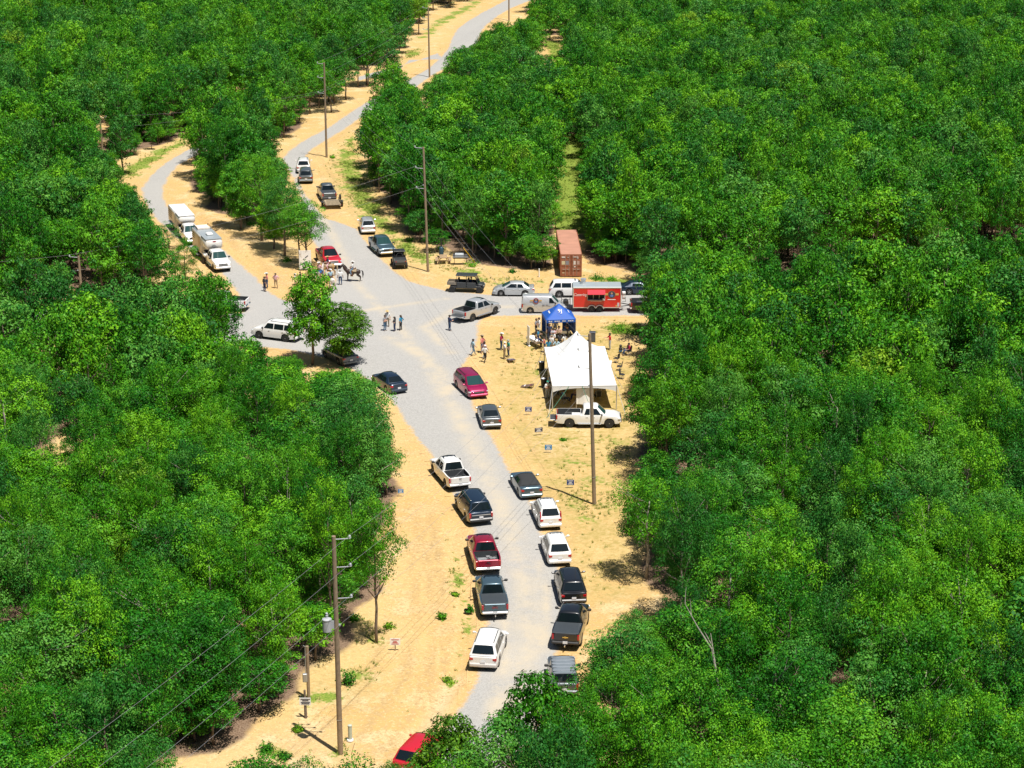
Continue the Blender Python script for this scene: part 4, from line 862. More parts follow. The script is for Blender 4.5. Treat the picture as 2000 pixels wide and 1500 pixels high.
# --- white dual wheel truck and its mate with gooseneck livestock trailers
AD = -69
dl = V_('dually', 437, 533, 'front', AD, 'pickup_truck', 'white dual wheel pickup pulling the nearer livestock trailer', 'pickup', P_WHITE, dual=True, wind=GLASSG, bar=True)
d2 = V_('dually', 380, 480, 'front', AD - 2, 'pickup_truck', 'white pickup pulling the farther livestock trailer, nose behind the nearer one', 'pickup', P_WHITE, wind=GLASSG)
TRW = mat('trailer_white', (.76, .76, .75), .4, 0, .3); TRR = mat('trailer_roof_grey', (.40, .45, .48), .4, .3); TROOF2 = mat('trailer_roof_worn', (.68, .68, .68), .6, var=.25, scale=1.2); TRB = mat('trailer_side_bare', (.55, .50, .44), .35, .4)
def gooseneck(truck, label, Lb, living, roofm):
    d = Vector((math.cos(truck.rotation_euler.z), math.sin(truck.rotation_euler.z), 0))
    front = truck.location - d * 1.75             # kingpin over the truck's rear axle
    nose = 1.9; h0, h1, wd = .75, 2.95 if living else 2.7, 2.1
    root = thing('livestock_trailer', label, 'trailer', (front.x, front.y, .03), truck.rotation_euler.z, 'gooseneck livestock trailers behind white pickups')
    b = MB(); hwid = wd / 2
    out = [(.55, hwid * .55), (.15, hwid * .92), (-nose - Lb, hwid)]
    # tall box behind the truck, neck over its bed
    b.box((-nose - Lb / 2, 0, (h0 + h1) / 2), (Lb, wd, h1 - h0), 0, None, .05)
    b.box((-nose / 2 + .25, 0, (h1 + 1.75) / 2), (nose + .55, wd * .985, h1 - 1.75), 0, None, .22)
    b.build('shell', [TRW], root, True, 50)
    MB().box((-nose - Lb / 2 + .55 + nose / 2 - .2, 0, h1 + .015), (Lb + nose + .2, wd * .95, .04), 0).build('roof', roofm, root)
    for sy in (1, -1):
        s = MB().box((-nose - Lb / 2, sy * (hwid + .006), (h0 + h1) / 2 - .05), (Lb * .98, .012, (h1 - h0) * .86), 0); so = s.build('side_wall', TRB, root)
        for q in range(3 if living else 4):
            o = MB().box((-nose - Lb + (.85 if living else 1.5), sy * (hwid + .016), h1 - .42 - q * .26), (1.1 if living else 2.4, .012, .10), 0).build('air_slot', BLKP, so)
        MB().box((-nose - Lb * .55, sy * (hwid + .14), .86), (2.3, .34, .12), 0, None, .05).build('fender', TRR, root, True)
        for k in (-.5, .5): add_wheel(root, -nose - Lb * .55 + k * .95, sy * (hwid - .06), .37, .24)
        if living:
            MB().box((-nose - .9, sy * (hwid + .02), 1.75), (.7, .02, 1.8), 0).build('door', mat('door_cream', (.55, .44, .27), .4), root)
            MB().box((-nose - Lb * .42, sy * (hwid + .20), .52), (2.6, .30, .06), 0).build('running_board', STEELG, root)
        else: MB().box((-nose - .6, sy * (hwid + .02), 1.75), (.62, .02, 1.7), 0).build('door', mat('door_glassy', (.20, .26, .28), .2), root)
    g_ = MB().tube([(0, 0, 1.75), (0, 0, 1.05)], .07, 10).box((-nose * .55, 0, 1.68), (nose * 1.1, .9, .12)); g_.build('gooseneck', BLKP, root)
    if living:
        MB().box((-nose + .1, 0, h1 + .17), (.9, .75, .26), 0, None, .08).build('air_conditioner', TRW, root, True)
        rk = MB()
        for sy in (1, -1): rk.tube([(-nose - Lb + .2, sy * .85, h1 + .05), (-nose - Lb + .2, sy * .85, h1 + .38), (-nose - Lb + 1.9, sy * .85, h1 + .38), (-nose - Lb + 1.9, sy * .85, h1 + .05)], .03, 6)
        rk.box((-nose - Lb + 1.05, 0, h1 + .16), (1.6, 1.5, .26), 1, None, .05); rk.build('roof_rack', [BLKP, mat('hay_pod', (.74, .66, .58), .7)], root)
        MB().lathe([(.16, 0), (.16, .02)], 20, 0, Matrix.Translation((.70, 0, h1 - .22)) @ Matrix.Rotation(math.pi / 2, 4, 'Y') @ Matrix.Diagonal((.6, 1.4, 1, 1))).build('emblem', mat('emblem_red', (.30, .05, .07), .4), root)
gooseneck(dl, 'nearer livestock trailer with grey roof and white roof box behind the dual wheel pickup', 4.6, True, TRR)
gooseneck(d2, 'farther livestock trailer with worn white roof and slotted tan sides', 4.9, False, TROOF2)
# --- flat deck utility trailer
tk = spot(644, 396, 102, SPECS['pickup']['L'], 'rear'); dv = Vector((math.cos(R(102)), math.sin(R(102)), 0)); tp = tk - dv * (2.92 + .75 + 1.75)
ut = thing('utility_trailer', 'flat utility trailer with a bare wood deck and mesh ramp behind the dark grey pickup', 'trailer', (tp.x, tp.y, .02), R(102))
dk = MB()
for k in range(9): dk.box((0, -.92 + k * .23, .56), (3.3, .215, .05))
dk.build('deck', WOODP, ut)
fr = MB()
for sy in (1, -1):
    fr.box((0, sy * 1.07, .52), (3.4, .07, .12)).box((0, sy * 1.07, .86), (3.4, .05, .05))
    for x in (-1.6, -.5, .5, 1.6): fr.box((x, sy * 1.07, .70), (.05, .05, .30))
    fr.tube([(1.7, sy * 1.0, .5), (2.75, 0, .5)], .05, 6)
    MB().box((-.1, sy * 1.30, .74), (1.0, .30, .05), 0, None, .02).build('fender', BLKP, ut)
    add_wheel(ut, -.1, sy * 1.30, .36, .22)
    MB().box((-1.68, sy * 1.02, .60), (.05, .12, .10)).build('taillight', TAIL, ut)
fr.build('frame', BLKP, ut)
MB().lathe([(.34, -.1), (.36, -.08), (.36, .08), (.34, .1)], 18, 0, Matrix.Translation((1.2, -1.24, 1.0)) @ Matrix.Rotation(math.pi / 2, 4, 'X')).build('spare_tyre', RUBBER, ut, True)
rp = MB().tube([(-1.72, -1, .55), (-1.98, -1, 1.28), (-1.98, 1, 1.28), (-1.72, 1, .55), (-1.72, -1, .55)], .03, 6)
for k in range(1, 12): rp.tube([(-1.72, -1 + k * .166, .55), (-1.98, -1 + k * .166, 1.28)], .014, 4)
for k in range(1, 6): rp.tube([(-1.72 - .26 * k / 6, -1, .55 + .73 * k / 6), (-1.72 - .26 * k / 6, 1, .55 + .73 * k / 6)], .014, 4)
rp.build('ramp_gate', BLKP, ut)
# --- side by side utility vehicles
def utv(px, py, anchor, ang, label, crew, cargo_camo=False):
    L = 4.1 if crew else 3.1; p_ = spot(px, py, ang, L, anchor); UG = mat('utv_grey', (.035, .04, .045), .5, 0, .3); UB = mat('utv_body', (.12, .13, .14), .5, .2)
    r = thing('utility_vehicle', label, 'utility vehicle', (p_.x, p_.y, .03), R(ang), 'side by side utility vehicles')
    x1 = L / 2; b = MB()
    b.box((.0, 0, .62), (L * .86, 1.34, .34), 0, None, .08); b.box((x1 - .50, 0, .88), (.85, 1.30, .26), 0, None, .12); b.box((x1 - .12, 0, .66), (.24, 1.2, .42), 0, None, .08)
    b.build('body', [UG if crew else UB], r, True)
    cb0, cb1 = -x1 + 1.05, x1 - .85
    dr = MB(); n = 2 if crew else 1; seg = (cb1 - cb0) / n
    for sy in (1, -1):
        for k in range(n): MB().box((cb0 + seg * (k + .5), sy * .73, .86), (seg * .92, .06, .62), 0, None, .05).build('door', UG, r, True)
    cg = MB()
    for sy in (1, -1):
        cg.tube([(cb1 + .25, sy * .68, .95), (cb1 - .15, sy * .62, 1.86), (cb0, sy * .62, 1.88), (cb0 - .02, sy * .68, .8)], .035, 6)
        if crew: cg.tube([(cb0 + seg, sy * .70, .9), (cb0 + seg, sy * .62, 1.88)], .035, 6)
    for x in (cb1 - .15, cb0): cg.tube([(x, -.62, 1.87), (x, .62, 1.87)], .03, 6)
    cg.build('roll_cage', BLKP, r)
    MB().box(((cb0 + cb1) / 2 - .05, 0, 1.93), (cb1 - cb0 + .15, 1.36, .08), 0, None, .04).build('roof', UG if crew else mat('utv_roof', (.03, .034, .038), .5), r, True)
    MB().grid(lambda u, v: (lerp(cb1 + .23, cb1 - .12, u), (v * 2 - 1) * .62, lerp(1.0, 1.82, u)), 1, 1).build('windshield', GLASS, r)
    st_ = MB()
    for k in range(n): st_.box((cb0 + seg * (k + .35), 0, .95), (.5, 1.2, .18), 0, None, .06).box((cb0 + seg * (k + .12), 0, 1.22), (.14, 1.2, .5), 0, None, .05)
    st_.build('seat', BLKP, r, True)
    bd = MB().box((-x1 + .5, 0, .86), (1.05, 1.36, .05), 0)
    for sy in (1, -1): bd.box((-x1 + .5, sy * .68, 1.02), (1.05, .05, .30), 0)
    bd.box((-x1 + .0, 0, 1.02), (.05, 1.36, .28), 0).box((-x1 + 1.0, 0, 1.04), (.05, 1.36, .32), 0).build('cargo_bed', [mat('camo_print', (.22, .19, .15), .8, var=.4, scale=8) if cargo_camo else UB], r)
    for sy in (1, -1):
        add_wheel(r, x1 - .48, sy * .70, .36, .27, DARKRIM); add_wheel(r, -x1 + .55, sy * .70, .36, .27, DARKRIM)
        MB().box((x1 - .02, sy * .45, .82), (.06, .26, .10), 0, None, .02).build('headlight', LAMP, r)
        MB().box((-x1 - .02, sy * .55, .96), (.05, .12, .10)).build('taillight', TAIL, r)
    if not crew: MB().tube([(-.45, .40 * math.cos(a), 1.32 + .40 * math.sin(a)) for a in np.linspace(0, math.pi, 9)], .02, 5).build('hoop', STEELG, r)
    return r
utv(783, 527, 'rear', 100, 'dark grey side by side utility vehicle with empty cargo bed by the blue grey pickup', False)
utv(911, 569, 'mid', -7, 'black four door side by side utility vehicle ahead of the silver sedan', True, True)
# ------------------------------------------------------------------ tents, container, food trailer, furniture, signs, poles
VINYL = mat('white_vinyl', (.86, .86, .85), .5, var=.01); POLEM = mat('tent_pole', (.55, .55, .55), .4, .5); ROPE = mat('strap_green', (.05, .22, .14), .7); ROPEW = mat('strap_grey', (.5, .5, .5), .7)
def ground_basis(p0, p1):                          # direction on the ground between two traced spots
    d = at(*p1) - at(*p0); return math.atan2(d.y, d.x), d.length
fl, fr_ = at(1079, 802), at(1204, 802)
ta = .045; TW, TD, EH, PH = (fr_ - fl).length, 12.6, 2.35, 4.45
tent = thing('frame_tent', 'big white peaked frame tent beside the gravel road', 'tent', (fl.x, fl.y, .02), ta)
def tent_top(u, v):                                # u across, v along: a ridge that sweeps up to one sharp peak near the back
    ridge = (1 - abs(u - .5) * 2); z = EH + .62 * ridge ** 1.15 * min(1, v * 3, (1 - v) * 5)
    d = max(abs(u - .5) * 2, abs(v - .8) / (.2 if v > .8 else .42)); z = max(z, EH + (PH - EH) * max(0, 1 - d) ** 1.65 + .25 * ridge * max(0, 1 - d))
    return (u * TW, v * TD, z)
MB().grid(tent_top, 40, 80).build('roof', VINYL, tent, True, 80)
vl = MB()
def valance(p, q, nseg):
    p, q = Vector(p), Vector(q)
    for k in range(nseg):
        a, b_ = k / nseg, (k + 1) / nseg
        def fn(u, v, a=a, b_=b_):
            t = lerp(a, b_, u); dr = .62 - .40 * math.sin(math.pi * u) ** .6
            c = p.lerp(q, t); return (c.x, c.y, EH + .01 - dr * v)
        vl.grid(fn, 14, 2)
valance((0, -.02, 0), (TW, -.02, 0), 1); valance((0, TD + .02, 0), (TW, TD + .02, 0), 1); valance((-.02, 0, 0), (-.02, TD, 0), 2); valance((TW + .02, 0, 0), (TW + .02, TD, 0), 2)
vl.build('valance', VINYL, tent, True)
for x in (0, TW):
    for y in (0, TD / 2, TD): MB().tube([(x, y, 0), (x, y, EH)], .045, 8).build('post', POLEM, tent)
ef = MB()
for a_, b_ in (((0, 0), (TW, 0)), ((TW, 0), (TW, TD)), ((TW, TD), (0, TD)), ((0, TD), (0, 0)), ((0, TD / 2), (TW, TD / 2))): ef.tube([(*a_, EH - .04), (*b_, EH - .04)], .035, 6)
ef.build('eave_frame', POLEM, tent)
for a_, b_, m in (((0, 0, EH), (-.5, -2.0, 0), ROPEW), ((TW * .26, 0, EH), (-.7, -2.2, 0), ROPE), ((TW * .46, 0, EH), (TW * .62, -1.8, 0), ROPE), ((TW, 0, EH), (TW + .7, -1.6, 0), ROPEW), ((0, TD / 2, EH), (-1.4, TD / 2 - .3, 0), ROPEW), ((0, TD, EH), (-.9, TD + .2, 0), ROPEW), ((TW, TD / 2, EH), (TW + 1.2, TD / 2, 0), ROPEW)):
    MB().tube([a_, b_], .022, 5).build('guy_strap', m, tent)
def tpos(x, y, z=0):                               # tent coordinates -> world
    c, s = math.cos(ta), math.sin(ta); return Vector((fl.x + x * c - y * s, fl.y + x * s + y * c, z))
wb_ = thing('white_banner', 'white sheet hung on a square frame between the tent and the white pickup', 'banner', tpos(3.0, .35), ta)
MB().grid(lambda u, v: ((u - .5) * 1.55, -.06 + .05 * math.sin(u * 9) - .10 * math.sin(math.pi * u) * (1 - v), lerp(.5, 2.15, v) - (.16 * math.sin(math.pi * u) if v > .9 else 0)), 12, 6).build('sheet', VINYL, wb_, True)
fm = MB()
for x in (-.78, .78): fm.tube([(x, 0, 0), (x, 0, 2.18)], .025, 6)
fm.tube([(-.78, 0, 2.18), (.78, 0, 2.18)], .025, 6).build('frame', POLEM, wb_)
CLOTH = mat('white_cloth', (.78, .78, .78), .8, var=.02); CHAIRM = mat('camp_chair_black', (.03, .03, .035), .8)
def table(p, rz, label, L=1.83, W=.76, cloth=True, group=None):
    t = thing('folding_table', label, 'table', (p[0], p[1], .02), rz, group)
    MB().box((0, 0, .735), (L, W, .04), 0, None, .015).build('tabletop', CLOTH, t)
    for x in (-.75, .75):
        for y in (-.28, .28): MB().tube([(x * L / 1.83, y * W / .76, 0), (x * L / 1.83, y * W / .76, .715)], .018, 6).build('leg', POLEM, t)
    if cloth:
        c = MB()
        for (x0, y0, x1, y1) in ((-L / 2, -W / 2, L / 2, -W / 2), (L / 2, -W / 2, L / 2, W / 2), (L / 2, W / 2, -L / 2, W / 2), (-L / 2, W / 2, -L / 2, -W / 2)):
            c.grid(lambda u, v: (lerp(x0, x1, u) * 1.012 + .015 * math.sin(u * 24) * v, lerp(y0, y1, u) * 1.02 + .015 * math.sin(u * 21) * v, .752 - .28 * v), 18, 2)
        c.build('tablecloth', CLOTH, t, True)
    return t
def small(name, label, cat, p, mb, m, rz=0, group=None):
    o = mb.build(name, m, None, True, 40); o.location = p; o.rotation_euler = (0, 0, rz); return tag(o, label, cat, group)
def bin_(p, label, top=True):
    b = thing('trash_bin', label, 'trash bin', (p[0], p[1], .02), 0, 'trash bins near the tents')
    MB().lathe([(.24, 0), (.30, .82), (.31, .86), (.27, .86), (.26, .5)], 18).build('barrel', BLKP, b, True, 40)
    if top: MB().ball((0, 0, .80), (.25, .25, .12), 12).build('bag', CLOTH, b, True)
bin_(at(1058, 723), 'black trash bin with white bag rim by the left side of the white tent')
bin_(at(1062, 756), 'black trash bin nearest the front left tent corner')
for i, (px, py) in enumerate(((1147, 664), (1155, 662))): pass
tb = thing('trash_bin', 'dark grey wheeled bin behind the white tent peak', 'trash bin', at(1157, 667), 0, 'trash bins near the tents')
MB().box((0, 0, .5), (.60, .62, .95), 0, None, .05, 1.1).build('body', mat('bin_grey', (.07, .08, .10), .5), tb, True); MB().box((0, 0, 1.0), (.66, .68, .07), 0, None, .03).build('lid', mat('bin_lid', (.05, .06, .08), .5), tb)
def camp_chair(p, rz, label, folded=False):
    c = thing('camp_chair', label, 'chair', (p[0], p[1], .02), rz, 'black camp chairs around the tents')
    MB().box((0, 0, .42), (.50, .48, .03), 0).build('seat', CHAIRM, c); MB().box((-.24, 0, .70), (.03, .50, .52), 0, Matrix.Rotation(-.2, 3, 'Y').to_euler()).build('backrest', CHAIRM, c)
    for s in (-1, 1):
        MB().tube([(-.22, s * .25, 0), (.22, s * .25, .42)], .014, 5).build('leg', POLEM, c); MB().tube([(.22, s * .25, 0), (-.22, s * .25, .42), (-.28, s * .26, .95)], .014, 5).build('leg', POLEM, c)
        MB().box((0, s * .27, .62), (.46, .06, .03)).build('armrest', CHAIRM, c)
camp_chair(at(1204, 708), 2.6, 'black camp chair at the right tent side, the upper one'); camp_chair(at(1210, 724), 2.9, 'black camp chair at the right tent side, the middle one'); camp_chair(at(1215, 740), -.3, 'black camp chair at the right tent side, the lowest one')
camp_chair(at(1221, 690), 2.8, 'black camp chair in tree shade facing the seated person in crimson')
small('stroller_bag', 'black and blue camp bag standing before the seated person in crimson', 'bag', at(1212, 688), MB().box((0, 0, .28), (.34, .30, .5), 0, None, .08).box((0, 0, .16), (.36, .32, .14), 1, None, .05).box((.0, 0, .66), (.30, .26, .3), 0, None, .10), [BLKP, mat('bag_blue', (.05, .22, .42), .6)], .3)
tt = tpos(TW + .2, TD - .7)
table(tt, ta + 1.42, 'white covered table at the back right corner of the white tent', 2.44, .80)
sb = small('supply_bags', 'heap of white plastic supply bags by the man in the red shirt', 'bags', tpos(TW - .7, TD + 1.6, .02), MB().ball((0, 0, .55), (.36, .30, .34), 10).ball((.5, -.1, .45), (.32, .30, .30), 10).ball((.2, .3, .7), (.28, .25, .3), 10).box((.2, 0, .2), (.8, .5, .4), 0, None, .06), VINYL)
lt = at(1045, 675)
table(lt, math.atan2(-1.9, 1.0), 'white covered table left of the crowd with a person bending over it', 2.3, .80)
rb = at(1032, 675)
fb = thing('pull_up_banner', 'narrow white pull up banner at the end of the white table', 'banner', (rb.x, rb.y, .02), math.atan2(-1.9, 1.0) + 1.35)
MB().box((0, 0, 1.05), (.04, .85, 2.0), 0).box((.025, 0, 1.3), (.01, .5, .25), 1).build('panel', [VINYL, mat('banner_blue', (.05, .10, .35), .5)], fb); MB().box((0, 0, .05), (.22, .9, .09), 0, None, .02).build('foot', POLEM, fb)
# --- blue pop up canopy
BLUE = mat('canopy_blue', (.012, .095, .44), .6, var=.04); c0 = at(1068, 664); c1 = at(1123, 664); ca = .13; cm_ = (c0 + c1) / 2
can = thing('pop_up_canopy', 'blue pop up canopy with white lettering over the crowd', 'canopy', (cm_.x, cm_.y, .02), ca)
CWd, e0, e1 = 3.1, 2.15, 3.45; y0, y1 = 0, CWd
def can_top(u, v):
    dx, dy = abs(u - .5) * 2, abs(v - .5) * 2; d = max(dx, dy)
    return ((u - .5) * CWd, v * CWd, e0 + (e1 - e0) * (1 - d) ** .92 - .10 * math.sin(math.pi * d))
MB().grid(can_top, 20, 20).build('roof', BLUE, can, True, 30)
va = MB()
for a_, b_ in (((-.5, 0), (.5, 0)), ((.5, 0), (.5, 1)), ((.5, 1), (-.5, 1)), ((-.5, 1), (-.5, 0))):
    va.grid(lambda u, v: (lerp(a_[0], b_[0], u) * CWd * 1.005, lerp(a_[1], b_[1], u) * CWd, e0 - .32 * v), 6, 1)
va.build('valance', BLUE, can)
for x in (-.5, .5):
    for y in (0, 1): MB().tube([(x * CWd * .99, y * CWd * .99 + .01, 0), (x * CWd * .99, y * CWd * .99 + .01, e0)], .03, 6).build('post', POLEM, can)
MB().grid(lambda u, v: (CWd / 2 * 1.0, lerp(.0, CWd, u), lerp(.05, e0 - .3, v)), 4, 4).build('side_wall', BLUE, can); MB().grid(lambda u, v: (lerp(.62, .5 * CWd, u), CWd * 1.01, lerp(.05, e0 - .3, v)), 4, 4).build('back_wall', BLUE, can)
MB().grid(lambda u, v: (lerp(-.5 * CWd, -.8, u), CWd * 1.01, lerp(.05, e0 - .3, v)), 4, 4).build('back_wall', BLUE, can)
slope = math.atan2(e1 - e0 - .1, CWd / 2)
letters('9J', can, (0, .78, e0 + .70), .62, W_PRINT, (slope, 0, 0))
pr = MB(); pr.box((0, .36, e0 + .245), (1.25, .13, .02), 0, Matrix.Rotation(slope, 3, 'X').to_euler()); pr.box((0, .18, e0 + .10), (.75, .09, .02), 0, Matrix.Rotation(slope, 3, 'X').to_euler())
for k in range(-6, 7):
    if k not in (-4, 0, 3): pr.box((k * .2, -.012, e0 - .16), (.15, .012, .09), 0)
pr.build('print_bars', W_PRINT, can)
for s, rz in ((-1, math.pi / 2), (1, -math.pi / 2)):
    q = MB()
    for j, wid in ((.75, .9), (.52, .5)): q.box((s * (CWd / 2 - (.55 if j > .6 else .25)), CWd / 2, e0 + (.42 if j > .6 else .16)), (.14, wid, .02), 0, Matrix.Rotation(s * slope, 3, 'Y').to_euler())
    q.build('side_print', W_PRINT, can)
table(Vector((cm_.x, cm_.y + 1.0, 0)), ca, 'blue covered table under the blue canopy', 1.83, .76)
# --- red food trailer
q0, q1 = at(1119, 610.5), at(1213, 610.5); fa = math.atan2(q1.y - q0.y, q1.x - q0.x); FL = (q1 - q0).length; FW, f0, f1 = 2.25, .50, 2.75; fc = (q0 + q1) / 2
ftr = thing('food_trailer', 'red catering food trailer with an open serving hatch', 'trailer', (fc.x, fc.y + FW / 2, .03), fa)
ALU = mat('aluminium_trim', (.62, .60, .56), .4, .5)
MB().box((0, 0, (f0 + f1) / 2), (FL, FW, f1 - f0), 0, None, .04).build('shell', [P_CATER], ftr)
MB().box((0, 0, f1 + .02), (FL * 1.005, FW * 1.01, .05), 0, None, .02).build('roof', mat('roof_pale_metal', (.44, .50, .53), .4, .3), ftr)
sm = MB()
for k in (-.28, -.02, .24): sm.box((k * FL, 0, f1 + .05), (.05, FW, .012))
sm.build('roof_seam', ALU, ftr)
MB().box((-FL / 2 - .008, 0, (f0 + f1) / 2), (.02, FW * .96, (f1 - f0) * .96)).build('end_wall', mat('brushed_panel', (.42, .38, .33), .4, .3), ftr)
tr_ = MB(); yf = -FW / 2 - .006
for z in (f0 + .03, f1 - .05): tr_.box((0, yf, z), (FL * 1.0, .03, .09))
for x in (-FL / 2 + .04, FL / 2 - .04): tr_.box((x, yf - .003, (f0 + f1) / 2), (.08, .03, f1 - f0 - .1))
tr_.build('trim', ALU, ftr)
hx = -.22 * FL + .42 * FL * .5; hx = -.02 * FL; hwid = .36 * FL / 1.0; hz0, hz1 = 1.45, 2.28
ht = MB().box((hx, yf + .0, (hz0 + hz1) / 2), (hwid, .05, hz1 - hz0), 0)
ht.build('hatch_opening', mat('dark_interior', (.02, .02, .02), .9), ftr)
hf = MB()
for x in (-.5, -.17, .17, .5): hf.box((hx + x * hwid, yf - .025, (hz0 + hz1) / 2), (.05, .03, hz1 - hz0))
for z in (hz0, hz0 + .52, hz1): hf.box((hx, yf - .026, z), (hwid + .05, .025, .05))
hf.build('hatch_frame', ALU, ftr)
MB().box((hx, yf - .20, hz0 - .03), (hwid, .42, .05)).build('counter', STEELG, ftr); MB().box((hx + hwid * .40, yf - .30, hz0 + .08), (.16, .14, .2), 0, None, .03).build('napkin_box', VINYL, ftr)
MB().box((hx, yf - .36, hz1 + .03), (hwid * 1.02, .80, .04), 0, Matrix.Rotation(.42, 3, 'X').to_euler()).build('awning', mat('awning_red', (.55, .03, .05), .5), ftr)
letters('Catering!', ftr, (-.345 * FL, yf - .008, 1.95), .42, W_PRINT, name='catering_lettering', shear=.3)
bd_ = MB().lathe([(.42, 0), (.42, .014)], 28, 1, Matrix.Translation((.30 * FL, yf - .002, 1.98)) @ Matrix.Rotation(math.pi / 2, 4, 'X')).lathe([(.36, .014), (.36, .022)], 28, 0, Matrix.Translation((.30 * FL, yf - .002, 1.98)) @ Matrix.Rotation(math.pi / 2, 4, 'X'))
bd_.build('badge', [D_PRINT, mat('badge_brown', (.30, .13, .06), .5)], ftr)
MB().ball((.30 * FL, yf - .03, 2.10), (.10, .02, .13), 8, 0).ball((.30 * FL, yf - .03, 1.83), (.19, .02, .15), 8, 1).build('portrait', [MATS['skin_print'], MATS['shirt_print']], ftr, True)
for s in (-1, 1): MB().box((.30 * FL + s * .58, yf - .004, 2.0), (.34, .02, .22)).build('banner_strip', mat('gold_print', (.62, .38, .12), .5), ftr)
MB().box((.30 * FL, yf - .004, 1.42), (.85, .012, .07)).build('print_line', W_PRINT, ftr); MB().box((hx, yf - .004, 1.22), (1.2, .012, .06)).build('print_line', mat('pale_print', (.60, .40, .34), .5), ftr)
MB().box((.44 * FL, yf - .004, .86), (.22, .012, .42), 0).box((.40 * FL, yf - .004, .72), (.16, .012, .18), 1).build('sticker', [mat('sticker_pale', (.55, .52, .55), .5), mat('sticker_orange', (.65, .35, .08), .5)], ftr)
MB().lathe([(.30, 0), (.30, .10), (.24, .10), (.24, .36), (.30, .40), (.30, .55), (.20, .58)], 20, 0, Matrix.Translation((-.28 * FL, .45, f1 + .04))).build('exhaust_fan', mat('fan_metal', (.62, .63, .64), .3, .6), ftr, True, 40)
for k in (-.42, .42):
    for sy in (1, -1): add_wheel(ftr, -.03 * FL + k, sy * (FW / 2 - .08), .36, .22, DARKRIM)
fdr = MB(); 
for k in (-.42, .42): fdr.tube([(-.03 * FL + k + .46 * math.cos(a), -FW / 2 - .10, .36 + .46 * math.sin(a)) for a in np.linspace(.25 if k < 0 else 0.1, math.pi - (.1 if k < 0 else .25), 9)], .05, 6)
fdr.build('fender', ALU, ftr)
tg_ = MB().tube([(FL / 2, .7, .55), (FL / 2 + 1.15, 0, .52)], .05, 6).tube([(FL / 2, -.7, .55), (FL / 2 + 1.15, 0, .52)], .05, 6).tube([(FL / 2 + 1.0, 0, .1), (FL / 2 + 1.0, 0, .95)], .04, 6)
for z in (1.1, 1.5, 1.9): tg_.tube([(FL / 2 + .1, -.75, z), (FL / 2 + .5, -.75, z), (FL / 2 + .5, .3, z)], .025, 5)
tg_.build('drawbar', BLKP, ftr); MB().box((FL / 2 + .30, -.55, 1.75), (.36, .36, .8), 0, None, .04).build('propane_tank', VINYL, ftr)
sm_ = thing('smoker_grill', 'black barrel smoker in a rail cage at the left end of the red food trailer', 'grill', (fc.x - FL / 2 - .75, fc.y + .6, .03), fa)
MB().lathe([(.30, -.5), (.30, .5)], 16, 0, Matrix.Translation((0, 0, .95)) @ Matrix.Rotation(math.pi / 2, 4, 'X')).build('barrel', BLKP, sm_, True, 40)
cgm = MB()
for x in (-.45, .45):
    for y in (-.6, .6): cgm.tube([(x, y, 0), (x, y, 1.45)], .025, 5)
for z in (.55, 1.45): cgm.tube([(-.45, -.6, z), (.45, -.6, z), (.45, .6, z), (-.45, .6, z), (-.45, -.6, z)], .025, 5)
cgm.build('cage', BLKP, sm_)
# --- shipping container
k0, k1 = at(1094.5, 540.5), at(1136, 540.5); ka = math.atan2(k1.y - k0.y, k1.x - k0.x); kw = 2.44; kl, kh = 12.19, 2.59; km = (k0 + k1) / 2
RUST = mat('container_rust', (.30, .105, .055), .65, var=.14, scale=1.5); RUSTR = mat('container_roof', (.45, .225, .155), .7, var=.12, scale=.8)
ct = thing('shipping_container', 'rust red shipping container with closed doors at the wood edge', 'container', (km.x, km.y, .05), ka + .02)
b = MB()
for sy in (-1, 1):
    n = 68
    b.grid(lambda u, v: (sy * (kw / 2 - (.0 if int(round(u * n)) % 4 in (0, 1) else .035)), .08 + u * (kl - .1), lerp(.14, kh - .12, v)), n, 1, 0, sy < 0)
    b.box((sy * (kw / 2 - .04), kl / 2, .08), (.10, kl, .16)).box((sy * (kw / 2 - .04), kl / 2, kh - .06), (.10, kl, .12)).box((sy * (kw / 2 - .06), .06, kh / 2), (.14, .14, kh)).box((sy * (kw / 2 - .06), kl - .06, kh / 2), (.14, .14, kh))
b.box((0, kl - .03, kh / 2), (kw - .1, .05, kh - .1)).box((0, .05, kh - .07), (kw - .1, .12, .14)).box((0, .05, .08), (kw - .1, .12, .16)).box((0, kl / 2, .1), (kw - .1, kl - .1, .06))
b.build('body', RUST, ct)
MB().grid(lambda u, v: (lerp(-kw / 2 + .03, kw / 2 - .03, v), .02 + u * (kl - .04), kh + .005 + (.0 if int(round(u * 80)) % 4 in (0, 1) else -.012)), 80, 1).build('roof', RUSTR, ct)
for s in (-1, 1):
    d = MB(); d.box((s * kw / 4 * .97, .03, kh / 2), (kw / 2 - .09, .05, kh - .3))
    for z in (.28, .80, 1.32, 1.84, 2.30): d.box((s * kw / 4 * .97, -.004, z), (kw / 2 - .22, .025, .26), 0, None, .01)
    do = d.build('door', RUST, ct)
    rd = MB()
    for x in (.24, .66): rd.tube([(s * x, -.045, .12), (s * x, -.045, kh - .1)], .022, 6)
    for x in (.36, .82): rd.box((s * x, -.05, .82), (.30, .03, .05))
    rd.build('lock_rod', mat('rod_pale', (.48, .42, .38), .5, .4), do)
lb = MB()
for (x, z, w_, h_, mi) in ((-.88, 2.26, .40, .18, 0), (-.36, 2.24, .10, .10, 0), (.5, 2.28, .62, .09, 0), (.74, 2.15, .24, .07, 0), (-.88, 1.60, .40, .42, 1), (-.42, 1.60, .38, .46, 2), (.40, 1.60, .24, .44, 0), (.82, 1.60, .28, .42, 3), (-.88, .42, .24, .09, 1)): lb.box((x, -.022, z), (w_, .012, h_), mi)
